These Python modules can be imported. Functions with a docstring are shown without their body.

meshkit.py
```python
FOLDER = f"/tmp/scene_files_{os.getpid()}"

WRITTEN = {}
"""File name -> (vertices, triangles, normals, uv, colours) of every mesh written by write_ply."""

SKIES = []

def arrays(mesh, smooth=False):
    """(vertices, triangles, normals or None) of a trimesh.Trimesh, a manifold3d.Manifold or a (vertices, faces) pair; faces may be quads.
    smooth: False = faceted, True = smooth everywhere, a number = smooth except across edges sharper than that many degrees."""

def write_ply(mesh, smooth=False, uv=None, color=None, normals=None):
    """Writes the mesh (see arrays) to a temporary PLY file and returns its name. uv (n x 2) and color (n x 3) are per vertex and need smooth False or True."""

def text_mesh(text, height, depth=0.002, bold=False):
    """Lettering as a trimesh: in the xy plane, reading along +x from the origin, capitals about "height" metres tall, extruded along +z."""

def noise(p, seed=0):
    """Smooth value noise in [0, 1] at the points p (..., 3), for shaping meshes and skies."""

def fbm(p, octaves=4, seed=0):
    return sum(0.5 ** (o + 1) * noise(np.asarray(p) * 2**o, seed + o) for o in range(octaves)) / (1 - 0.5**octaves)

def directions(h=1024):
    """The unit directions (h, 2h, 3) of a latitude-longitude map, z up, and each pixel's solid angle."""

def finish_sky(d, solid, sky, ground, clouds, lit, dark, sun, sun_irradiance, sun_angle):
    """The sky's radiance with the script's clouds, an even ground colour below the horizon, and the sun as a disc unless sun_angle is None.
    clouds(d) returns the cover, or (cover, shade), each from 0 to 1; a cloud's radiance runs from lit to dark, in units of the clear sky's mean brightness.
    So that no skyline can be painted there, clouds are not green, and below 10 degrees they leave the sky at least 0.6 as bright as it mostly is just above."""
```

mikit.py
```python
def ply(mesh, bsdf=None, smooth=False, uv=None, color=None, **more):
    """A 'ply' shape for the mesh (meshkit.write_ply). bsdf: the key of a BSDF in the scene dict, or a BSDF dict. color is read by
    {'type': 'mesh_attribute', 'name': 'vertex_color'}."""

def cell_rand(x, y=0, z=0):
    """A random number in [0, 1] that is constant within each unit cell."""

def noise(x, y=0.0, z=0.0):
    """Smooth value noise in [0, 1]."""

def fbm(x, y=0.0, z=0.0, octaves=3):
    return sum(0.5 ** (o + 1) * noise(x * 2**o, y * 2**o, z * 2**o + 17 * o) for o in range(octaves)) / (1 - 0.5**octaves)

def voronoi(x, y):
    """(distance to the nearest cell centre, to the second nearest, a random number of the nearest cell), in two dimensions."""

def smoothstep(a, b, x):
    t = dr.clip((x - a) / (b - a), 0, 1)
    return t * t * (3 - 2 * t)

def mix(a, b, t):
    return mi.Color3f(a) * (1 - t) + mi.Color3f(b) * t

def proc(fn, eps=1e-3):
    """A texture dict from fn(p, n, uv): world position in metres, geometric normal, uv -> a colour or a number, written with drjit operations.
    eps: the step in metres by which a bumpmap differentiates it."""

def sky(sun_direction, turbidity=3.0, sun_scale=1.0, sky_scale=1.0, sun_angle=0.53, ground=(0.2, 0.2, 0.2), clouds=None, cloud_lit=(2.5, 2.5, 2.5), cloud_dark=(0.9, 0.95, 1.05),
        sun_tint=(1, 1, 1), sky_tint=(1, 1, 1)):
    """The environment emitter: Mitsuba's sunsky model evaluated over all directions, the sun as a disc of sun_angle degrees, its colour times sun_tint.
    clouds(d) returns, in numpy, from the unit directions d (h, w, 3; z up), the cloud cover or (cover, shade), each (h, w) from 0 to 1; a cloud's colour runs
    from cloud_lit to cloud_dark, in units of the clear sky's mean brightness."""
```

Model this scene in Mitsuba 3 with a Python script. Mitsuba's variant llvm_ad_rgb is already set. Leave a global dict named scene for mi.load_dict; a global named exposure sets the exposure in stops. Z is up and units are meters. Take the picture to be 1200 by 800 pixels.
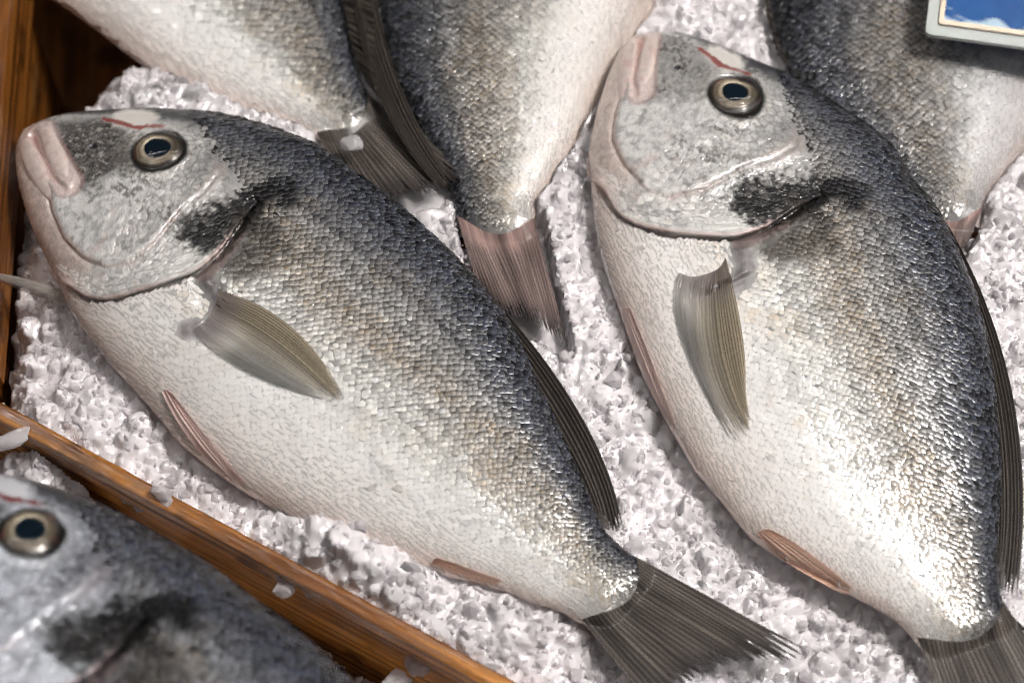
import math, numpy as np, trimesh, drjit as dr, mitsuba as mi, mikit, meshkit
from scipy.interpolate import PchipInterpolator
from scipy.spatial import cKDTree
rng = np.random.default_rng(11)
T4 = mi.ScalarTransform4f
scene, labels = {}, {}
cm = 0.01

# ------------------------------------------------------------------ camera, light, exposure
DIST, TILT = 0.62, math.radians(28)
EYE = np.array([0, -DIST * math.sin(TILT), DIST * math.cos(TILT)])
scene['camera'] = dict(type='thinlens', fov=2 * math.degrees(math.atan(0.17 / DIST)), fov_axis='x', aperture_radius=0.0054, focus_distance=0.604,
                       near_clip=0.02, far_clip=10.0, to_world=T4().look_at(origin=EYE.tolist(), target=[0, 0, 0], up=[0, 1, 0]))
exposure = -0.34
scene['room_light'] = dict(type='constant', radiance=dict(type='rgb', value=[0.035, 0.034, 0.036]))

def lamp(i, pos, radius, power, tint=(1, 0.93, 0.86), aim=(0, 0, 0), spot=''):
    """a market lamp hung over the counter: a shade with a glowing disc in it"""
    key = 'hanging_lamp' + (f'_{i:03d}' if i else '')
    n = np.array(aim, float) - np.array(pos, float); n /= np.linalg.norm(n)
    M = trimesh.geometry.align_vectors([0, 0, 1], n); M[:3, 3] = pos
    prof = np.array([[radius * 1.25, 0.04], [radius * 1.15, 0.0], [radius * .8, -radius * .5], [0.015, -radius * .8], [0.012, -radius * .8 - .03], [0, -radius * .8 - .03]])
    sh = trimesh.creation.revolve(prof, sections=32); sh.apply_transform(M)
    scene[key + '__shade'] = mikit.ply(sh, 'lamp_metal', smooth=40)
    d = trimesh.creation.revolve(np.array([[radius, 0.012], [radius * .6, 0.024], [0.0, 0.03]])[::-1], sections=32); d.apply_transform(M)
    if np.dot(d.face_normals.mean(0), n) < 0: d.invert()
    scene[key + '__bulb'] = mikit.ply(d, 'lamp_metal', smooth=40, emitter=dict(type='area', radiance=dict(type='rgb', value=[power * t for t in tint])))
    labels[key] = dict(label=f'hanging metal lamp over the {spot} of the fish counter, above the photo', category='lamp', group='lamps over the fish counter')

scene['lamp_metal'] = dict(type='twosided', bsdf=dict(type='principled', base_color=dict(type='rgb', value=[.5, .5, .5]), metallic=0.8, roughness=.4))
lamp(0, (0.46, 0.06, 0.95), 0.115, 102, (1, .955, .91), spot='right')
lamp(1, (-0.50, 0.36, 0.95), 0.03, 45, (1, .96, .93), spot='left')
lamp(2, (0.60, -0.40, 0.95), 0.03, 35, (.97, .97, 1), spot='far right')

def added_tube_lamp(i, a, b, power, tint, spot):
    """an added, unseen tube light in its tray, for soft light and highlights"""
    key = 'added_tube_lamp' + (f'_{i:03d}' if i else ''); a, b = np.array(a, float), np.array(b, float); d = b - a; L = np.linalg.norm(d)
    M = trimesh.geometry.align_vectors([0, 0, 1], d / L); M[:3, 3] = (a + b) / 2
    c = trimesh.creation.cylinder(.02, L, sections=20); c.apply_transform(M)
    scene[key + '__tube'] = mikit.ply(c, 'lamp_metal', smooth=40, emitter=dict(type='area', radiance=dict(type='rgb', value=[power * q for q in tint])))
    tray = trimesh.creation.box((.09, .012, L + .06) if abs(d[0]) < abs(d[1]) else (.012, .09, L + .06)); tray.apply_transform(M); tray.apply_translation([0, 0, .035]); scene[key + '__tray'] = mikit.ply(tray, 'lamp_metal')
    labels[key] = dict(label=f'added tube light for highlights over the {spot} of the fish counter, above the photo', category='lamp', group='added tube lights over the fish counter')
added_tube_lamp(0, (-.75, .50, .95), (.75, .50, .95), 9, (1, .96, .92), 'back')  # tubes added out of view to give wet surfaces soft highlights
added_tube_lamp(1, (.62, -.7, .90), (.62, .7, .90), 8.5, (1, .97, .94), 'right')
added_tube_lamp(2, (-.60, -.7, .95), (-.60, .7, .95), 2.5, (1, .975, .95), 'left')
added_tube_lamp(3, (-.75, -.62, 1.05), (.75, -.62, 1.05), 4, (1, .955, .91), 'front')
added_tube_lamp(4, (-.75, .10, 1.15), (.75, .10, 1.15), 6, (1, .96, .92), 'middle')

# ------------------------------------------------------------------ measured outlines and landmarks (cm, in each fish's own frame)
#GEO<
GEO = {'f1': {'o': [-0.1692, 0.0781, 0.008],
        'ang': -39.8,
        'mirror': False,
        'roll': 0.0,
        'L': np.float64(27.03),
        'T': 2.1,
        'D': [[0.0, 0.0], [0.26, 0.73], [1.03, 1.75], [1.95, 2.6], [2.58, 3.23], [3.57, 3.96], [4.73, 4.69], [6.01, 5.29], [7.4, 5.75], [8.54, 6.0], [9.92, 6.01], [11.35, 6.03], [12.92, 5.92], [14.49, 5.74], [15.98, 5.48],
              [17.43, 5.08], [18.51, 4.61], [20.03, 3.77], [21.32, 3.06], [22.49, 2.44], [23.42, 1.92], [24.19, 1.43], [24.9, 1.17], [25.59, 1.12], [26.41, 1.18], [27.16, 1.19]],
        'V': [[0.0, 0.0], [0.56, -0.97], [1.64, -1.78], [2.96, -2.51], [4.13, -3.02], [5.43, -3.52], [6.56, -4.02], [7.34, -4.19], [8.67, -4.48], [10.04, -4.67], [11.41, -4.88], [12.76, -5.09], [13.77, -5.09], [14.92, -5.01],
              [16.39, -4.81], [17.68, -4.52], [18.94, -4.13], [20.41, -3.6], [21.61, -3.18], [23.26, -2.42], [24.46, -2.03], [25.33, -1.7], [26.01, -1.59], [26.79, -1.33]],
        'pec': {'base': [[10.6, -0.94], [10.92, -1.45], [11.01, -2.02], [10.89, -2.46]],
                'tip': [[16.06, -1.06], [16.25, -1.19], [16.12, -1.37], [15.62, -1.64]],
                'mid': [[13.19, -0.44], [13.39, -1.14], [13.55, -1.86], [13.24, -2.4]]},
        'tail': {'base': [[27.09, 1.2], [27.0, 0.62], [26.97, -0.05], [26.86, -0.63], [26.79, -1.33]], 'tip': [[31.96, 2.14], [31.87, 1.78], [30.65, 0.42], [29.86, -0.85], [30.31, -2.5]]},
        'dorsal': {'base': [[12.68, 5.71], [12.67, 5.98]], 'mid': [[20.26, 3.32], [20.36, 3.72], [20.34, 4.35]], 'tip': [[24.47, 1.29], [24.82, 1.28], [25.07, 1.39], [25.16, 1.61]]},
        'far': {'base': [[5.86, -3.42], [6.0, -3.72]], 'tip': [[3.31, -4.82], [3.41, -4.91]], 'mid': [[4.5, -4.0], [5.02, -4.33]], 'z': [-0.25, 0.35]},
        'pelvic': {'base': [[11.24, -4.39], [11.37, -4.26], [11.6, -4.26]], 'mid': [[13.08, -4.98], [13.3, -4.74], [13.6, -4.65]], 'tip': [[14.9, -5.0], [15.28, -4.94], [15.46, -4.88]]},
        'anal': {'base': [[21.43, -3.17], [21.45, -3.05], [21.51, -2.96]], 'mid': [[22.47, -2.79], [22.49, -2.68], [22.52, -2.55]], 'tip': [[23.43, -2.34], [23.48, -2.24], [23.5, -2.17]]}},
 'f2': {'o': [0.0434, 0.1182, 0.008],
        'ang': -66.86,
        'mirror': False,
        'roll': 0.0,
        'L': np.float64(24.7),
        'T': 2.1,
        'D': [[0.0, 0.0], [0.14, 0.61], [0.66, 1.65], [1.33, 2.34], [2.28, 3.13], [3.3, 3.9], [4.08, 4.51], [5.12, 4.99], [6.15, 5.46], [7.13, 5.94], [8.14, 6.22], [9.25, 6.15], [10.3, 6.33], [11.13, 6.36], [12.18, 6.26],
              [13.46, 6.06], [14.9, 5.72], [16.53, 5.13], [17.94, 4.5], [19.02, 3.97], [20.45, 3.18], [21.64, 2.39], [22.39, 1.9], [23.77, 1.4], [24.62, 1.59]],
        'V': [[0.0, 0.0], [0.6, -0.98], [1.7, -1.98], [2.93, -2.9], [3.84, -3.47], [5.05, -3.95], [6.28, -4.38], [7.48, -4.73], [8.45, -4.92], [9.83, -5.09], [11.29, -5.3], [12.53, -5.42], [13.77, -5.42], [15.04, -5.36],
              [15.89, -5.32], [17.29, -5.02], [18.69, -4.73], [19.51, -4.32], [20.58, -3.54], [21.73, -2.68], [22.25, -2.31], [23.01, -1.84], [23.86, -1.63], [24.66, -1.53]],
        'pec': {'base': [[10.4, -1.67], [10.69, -2.17], [10.58, -2.8], [10.16, -3.2]],
                'tip': [[15.1, -3.28], [16.31, -3.96], [16.28, -4.12], [15.67, -4.18]],
                'mid': [[13.29, -2.47], [13.56, -3.19], [13.23, -3.76], [12.05, -4.05]]},
        'tail': {'base': [[24.72, 1.55], [24.84, 0.6], [24.84, -0.08], [24.8, -0.85], [24.7, -1.55]], 'tip': [[28.84, 1.72], [28.88, 0.54], [27.95, -0.35], [28.1, -1.29], [29.2, -2.5]]},
        'dorsal': {'base': [[11.22, 6.24], [11.17, 6.47]], 'mid': [[17.79, 4.31], [17.78, 4.75], [17.77, 5.2]], 'tip': [[22.7, 1.72], [23.32, 1.6], [23.69, 1.62], [23.82, 1.79]]},
        'pelvic': {'base': [[10.05, -5.1], [10.15, -5.01], [10.33, -4.95]], 'mid': [[12.12, -5.39], [12.23, -5.25], [12.46, -5.16]], 'tip': [[14.37, -5.4], [14.61, -5.38], [14.76, -5.34]]},
        'anal': {'base': [[18.86, -4.59], [18.89, -4.43], [19.02, -4.24]], 'mid': [[20.07, -4.02], [20.05, -3.77], [20.11, -3.51]], 'tip': [[21.67, -2.88], [21.67, -2.71], [21.72, -2.63]]}},
 'f3': {'o': [-0.3235, 0.368, -0.003],
        'ang': -46.33,
        'mirror': False,
        'roll': 0.0,
        'L': np.float64(39.18),
        'T': 2.1,
        'D': [[0.0, 0.0], [1.51, 1.58], [4.88, 3.6], [9.71, 4.96], [15.02, 6.23], [20.04, 6.67], [25.31, 6.27], [29.64, 5.19], [33.02, 3.97], [35.49, 2.56], [36.82, 1.72], [37.91, 1.29], [39.1, 1.13], [39.86, 1.14]],
        'V': [[0.0, 0.0], [1.53, -1.41], [3.44, -3.05], [6.85, -4.42], [11.2, -5.26], [15.82, -5.58], [20.11, -5.4], [23.36, -4.99], [26.82, -4.26], [28.93, -3.99], [30.96, -3.81], [32.93, -3.29], [34.75, -2.72], [36.24, -2.02],
              [37.43, -1.52], [38.68, -1.16]],
        'tail': {'base': [[39.91, 1.18], [39.66, 0.39], [39.25, -0.46], [38.79, -1.14]], 'tip': [[43.5, 1.56], [43.34, -0.13], [42.55, -1.21], [43.22, -2.99]]},
        'dorsal': {'base': [[32.72, 4.23], [34.84, 3.0], [36.68, 1.85], [38.06, 1.28]], 'tip': [[34.09, 4.51], [36.06, 3.43], [37.96, 1.82], [39.31, 0.98]]}},
 'f4': {'o': [0.0036, 0.3309, -0.002],
        'ang': -91.66,
        'mirror': True,
        'roll': 0.0,
        'L': np.float64(29.35),
        'T': 2.1,
        'D': [[0.0, 0.0], [0.3, 1.77], [2.57, 3.43], [6.42, 4.61], [10.52, 5.28], [14.81, 5.27], [18.86, 4.79], [21.18, 4.36], [23.56, 3.51], [25.19, 2.64], [26.63, 1.88], [27.85, 1.56], [29.22, 1.32]],
        'V': [[0.0, 0.0], [0.7, -1.79], [3.33, -3.92], [7.06, -5.12], [11.07, -5.76], [14.9, -5.89], [18.56, -5.48], [20.54, -4.59], [22.46, -3.73], [23.96, -3.16], [25.62, -2.43], [27.06, -1.62], [27.77, -1.28], [29.14, -1.31]],
        'tail': {'base': [[29.22, 1.32], [29.61, 0.66], [29.69, -0.01], [29.54, -0.65], [29.08, -1.31]], 'tip': [[33.0, 0.11], [32.82, -0.6], [33.02, -1.4], [33.33, -1.89], [33.69, -2.43]]},
        'dorsal': {'base': [[15.65, 5.44], [15.66, 6.08]], 'mid': [[22.38, 3.95], [22.54, 4.31], [22.78, 4.72]], 'tip': [[27.33, 1.58], [27.54, 1.75], [27.69, 1.98]]},
        'anal': {'base': [[24.15, -3.08], [25.8, -2.34], [27.09, -1.62]], 'tip': [[24.69, -3.29], [26.31, -2.98], [27.58, -1.78]]}},
 'f5': {'o': [0.1772, 0.3421, -0.003],
        'ang': -95.11,
        'mirror': True,
        'roll': 0.0,
        'L': np.float64(30.01),
        'T': 2.1,
        'D': [[0.0, 0.0], [0.69, 1.96], [3.38, 4.08], [7.85, 5.75], [12.02, 6.57], [16.36, 6.75], [20.42, 6.55], [22.36, 6.25], [24.19, 5.44], [25.58, 4.2], [26.93, 2.99], [28.09, 1.95], [29.26, 1.28], [30.11, 1.05]],
        'V': [[0.0, 0.0], [0.59, -1.94], [3.61, -4.28], [7.76, -5.62], [11.78, -6.07], [16.06, -5.92], [19.36, -5.33], [21.77, -4.67], [24.13, -3.7], [26.35, -2.71], [27.56, -1.92], [28.69, -1.21], [29.75, -1.06]],
        'tail': {'base': [[30.11, 1.05], [30.23, 0.5], [30.25, 0.0], [30.1, -0.52], [29.75, -1.06]], 'tip': [[31.98, 1.11], [32.11, 0.68], [31.84, 0.33], [31.41, -0.03], [30.69, -0.51]]},
        'dorsal': {'base': [[18.02, 6.74], [20.82, 6.51], [22.73, 6.09], [24.47, 5.13]], 'tip': [[18.04, 7.0], [20.84, 6.76], [22.83, 6.4], [24.43, 5.5]]},
        'anal': {'base': [[27.56, -1.92], [28.62, -1.21], [29.24, -0.9]], 'tip': [[28.67, -1.44], [29.61, -0.68], [30.15, -0.38]]}},
 'f6': {'o': [-0.1868, -0.0724, 0.052],
        'ang': -43.3,
        'mirror': False,
        'roll': 20.0,
        'L': np.float64(28.11),
        'T': 2.2,
        'D': [[0.0, -0.03], [0.27, 0.72], [1.08, 1.75], [2.02, 2.58], [2.69, 3.17], [3.72, 3.81], [4.92, 4.41], [6.25, 4.85], [7.7, 5.23], [8.88, 5.52], [10.32, 5.68], [11.8, 5.91], [13.44, 5.98], [15.07, 5.9], [16.62, 5.68],
              [18.12, 5.28], [19.25, 4.8], [20.83, 3.92], [22.17, 3.18], [23.39, 2.54], [24.36, 2.0], [25.16, 1.49], [25.9, 1.22], [26.61, 1.16], [27.46, 1.22], [28.25, 1.24]],
        'V': [[0.0, 0.0], [0.58, -1.0], [1.71, -1.86], [3.08, -2.61], [4.29, -3.14], [5.65, -3.66], [6.82, -4.18], [7.63, -4.36], [9.02, -4.66], [10.44, -4.86], [11.86, -5.08], [13.27, -5.29], [14.32, -5.29], [15.52, -5.21],
              [17.04, -5.0], [18.38, -4.7], [19.69, -4.3], [21.22, -3.75], [22.47, -3.31], [24.19, -2.52], [25.44, -2.11], [26.34, -1.77], [27.05, -1.66], [27.86, -1.38]]},
 'feat': {'eye': [[5.08, 1.79]],
          'upper_lip': [[0.86, 0.12], [1.82, -0.34], [2.81, -0.73], [3.51, -0.97]],
          'lip_low': [[0.4, -0.43], [1.33, -0.84], [2.29, -1.23], [3.22, -1.55], [3.86, -1.71]],
          'lip_up': [[0.94, 0.26], [1.7, -0.12], [2.49, -0.47], [3.32, -0.89]],
          'mouth': [[0.69, -0.13], [1.75, -0.6], [2.84, -1.07], [3.75, -1.15]],
          'jaw_line': [[3.02, -1.49], [3.79, -2.0], [4.82, -2.47], [5.95, -2.63], [6.9, -2.48], [7.48, -1.99], [7.71, -1.0], [7.56, 0.36]],
          'gill': [[4.48, -3.2], [5.53, -3.53], [6.65, -3.54], [7.42, -3.36], [8.07, -2.91], [8.56, -2.34], [9.13, -1.55], [9.54, -0.78], [9.65, 0.01], [9.46, 1.02], [9.26, 1.68], [9.13, 2.34]],
          'gill_front': [[4.5, -3.15], [6.06, -3.25], [7.06, -2.64], [7.67, -1.87], [7.85, -0.99], [7.73, 0.18], [7.77, 1.34], [8.14, 2.16]],
          'preop': [[6.82, -2.4], [7.45, -1.95], [7.71, -1.0], [7.56, 0.36], [7.59, 1.53], [7.41, 2.44], [6.59, 3.1]],
          'blotch': [[8.82, 0.27], [8.88, 1.11], [9.08, 1.79], [9.17, 2.75], [9.29, 3.14]],
          'dark_op': [[8.32, 0.34], [8.98, 0.4], [8.97, 0.86], [9.2, 1.37]],
          'shoulder': [[9.69, 1.46], [10.09, 1.64], [10.6, 1.26], [10.3, 0.68], [10.38, 0.14]],
          'membrane': [[9.84, -0.79], [9.85, -0.05], [9.72, 0.61], [9.53, 1.17]],
          'snout': [[1.04, 0.56], [2.82, 2.17], [4.18, 1.54], [4.92, 0.85], [4.4, -0.45], [3.79, -0.96], [2.97, -0.41], [1.92, -0.12]],
          'pale': [[3.0, 2.3], [3.42, 2.51]],
          'red': [[2.44, 1.71], [2.94, 1.92], [3.61, 2.06], [4.03, 2.41], [4.38, 2.68]],
          'nostril': [[3.1, 0.61]],
          'pec_base': [[10.16, -0.9], [10.85, -1.1], [11.19, -1.53], [11.2, -2.07], [10.72, -2.47]],
          'nape': [[4.08, 3.47], [5.56, 3.5], [7.17, 2.81], [8.33, 2.57], [9.13, 2.34]],
          'latline': [[9.41, 3.25], [12.11, 3.21], [14.83, 3.06], [17.66, 2.7], [20.24, 2.15], [23.21, 1.04], [25.94, 0.16]]}}
#GEO>

# ------------------------------------------------------------------ materials
VC = dict(type='mesh_attribute', name='vertex_color')
def rgb(*c): return dict(type='rgb', value=list(c))
def two(d): return dict(type='twosided', bsdf=d)
def skin_bump(p, n, uv):
    a, b, c = mikit.voronoi(p.x * 900 + p.z * 300, p.y * 900 + p.z * 300)
    return 0.00008 * mikit.smoothstep(0.0, 0.35, b - a) + 0.00013 * mikit.fbm(p.x * 500, p.y * 500, p.z * 500, 3)
scene['skin'] = two(dict(type='bumpmap', arbitrary=mikit.proc(skin_bump, 1e-4), scale=1.0,
    bsdf=dict(type='principled', base_color=VC, metallic=.28, roughness=.17, specular=.5, clearcoat=1.0, clearcoat_gloss=.99)))
scene['scale_silver'] = two(dict(type='principled', base_color=VC, metallic=.34, roughness=.25, specular=.4, clearcoat=.5, clearcoat_gloss=.97))
scene['scale_pale'] = two(dict(type='principled', base_color=VC, metallic=.05, roughness=.34, specular=.35, clearcoat=.3, clearcoat_gloss=.97))
scene['fin_dark'] = two(dict(type='principled', base_color=VC, metallic=.0, roughness=.28, specular=.12, clearcoat=.15, clearcoat_gloss=.97))
def fin_clear(p, n, uv): return .40 + .57 * mikit.smoothstep(.25, .85, uv.x) * mikit.smoothstep(.1, .4, uv.y)
scene['fin_thin'] = dict(type='principledthin', base_color=VC, roughness=.09, diff_trans=.9, spec_trans=mikit.proc(fin_clear), eta=1.4)
scene['iris'] = two(dict(type='principled', base_color=VC, metallic=.35, roughness=.3, specular=.5, clearcoat=1.0, clearcoat_gloss=.97))
scene['pupil'] = two(dict(type='principled', base_color=rgb(.003, .008, .014), roughness=.3, specular=.08))
scene['cornea'] = dict(type='thindielectric', int_ior=1.38)
def ice_bump(p, n, uv):
    return 0.0009 * mikit.fbm(p.x * 300, p.y * 300, p.z * 300, 3)
ICE_WHITE_LATER = lambda: two(dict(type='bumpmap', arbitrary=mikit.proc(ice_bump, 2e-4), scale=1.0,
    bsdf=dict(type='principled', base_color=ice_tone((.70, .672, .69)), roughness=.10, specular=.5, clearcoat=1.0, clearcoat_gloss=.99)))
def ice_tone(base):
    b = mi.Color3f(*base)
    return mikit.proc(lambda p, n, uv: b * (.86 + .17 * mikit.smoothstep(.34, .60, mikit.fbm(p.x * 75, p.y * 75, p.z * 75, 3))))
def ice_grain(base, spec, rough):
    return dict(type='principledthin', base_color=ice_tone([min(.955, q) for q in base]), roughness=rough, spec_trans=spec, diff_trans=1.0, eta=1.31)
scene['ice_white'] = ICE_WHITE_LATER()
scene['ice_clear'] = ice_grain((.90, .878, .895), .28, .035)
scene['ice_cloudy'] = ice_grain((.86, .833, .852), .10, .06)

# ------------------------------------------------------------------ small helpers
def polyline(x, y, pts):
    """distance to a polyline, where along it (0..1), and side (>0: left of its direction)"""
    pts = np.asarray(pts, float); best = np.full(np.shape(x), 1e9); tt = np.zeros(np.shape(x)); side = np.zeros(np.shape(x))
    if len(pts) == 1:
        return np.hypot(x - pts[0, 0], y - pts[0, 1]), tt, side
    ln = np.concatenate([[0], np.cumsum(np.hypot(*np.diff(pts, axis=0).T))])
    for k in range(len(pts) - 1):
        a, d = pts[k], pts[k + 1] - pts[k]; L2 = d @ d + 1e-12
        t = np.clip(((x - a[0]) * d[0] + (y - a[1]) * d[1]) / L2, 0, 1)
        q = np.hypot(x - a[0] - t * d[0], y - a[1] - t * d[1]); m = q < best
        best = np.where(m, q, best); tt = np.where(m, (ln[k] + t * math.sqrt(L2)) / ln[-1], tt)
        side = np.where(m, d[0] * (y - a[1]) - d[1] * (x - a[0]), side)
    return best, tt, side
def gauss(d, w): return np.exp(-(d / w) ** 2)
def sstep(a, b, x):
    t = np.clip((x - a) / (b - a), 0, 1); return t * t * (3 - 2 * t)
def resample(pts, n):
    pts = np.asarray(pts, float); ln = np.concatenate([[0], np.cumsum(np.linalg.norm(np.diff(pts, axis=0), axis=1))]); ln /= ln[-1]
    return np.stack([(PchipInterpolator(ln, pts[:, k]) if len(pts) > 2 else (lambda q, k=k: np.interp(q, ln, pts[:, k])))(np.linspace(0, 1, n)) for k in range(pts.shape[1])], 1)
def grid_faces(n, m, wrap=False):
    i, j = np.meshgrid(np.arange(n - 1), np.arange(m if wrap else m - 1), indexing='ij'); k = (j + 1) % m
    return np.stack([i * m + j, i * m + k, (i + 1) * m + k, (i + 1) * m + j], -1).reshape(-1, 4)
def tri(q): return np.vstack([q[:, [0, 1, 2]], q[:, [0, 2, 3]]])
def nz(*a, s=0, o=3): return meshkit.fbm(np.stack(np.broadcast_arrays(*a, 0.0), -1)[..., :3] if len(a) == 2 else np.stack(np.broadcast_arrays(*a), -1), o, s)
def mixc(c, new, t): return c * (1 - t[..., None]) + np.asarray(new) * t[..., None]

TX = [0, .03, .1, .2, .3, .45, .6, .75, .9, .97, 1.0]; TY = [.10, .38, .62, .85, .97, 1, .92, .70, .40, .28, .06]
THICK = PchipInterpolator(TX, TY)
FEAT = {k: np.array(v) for k, v in GEO['feat'].items()}

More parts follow.
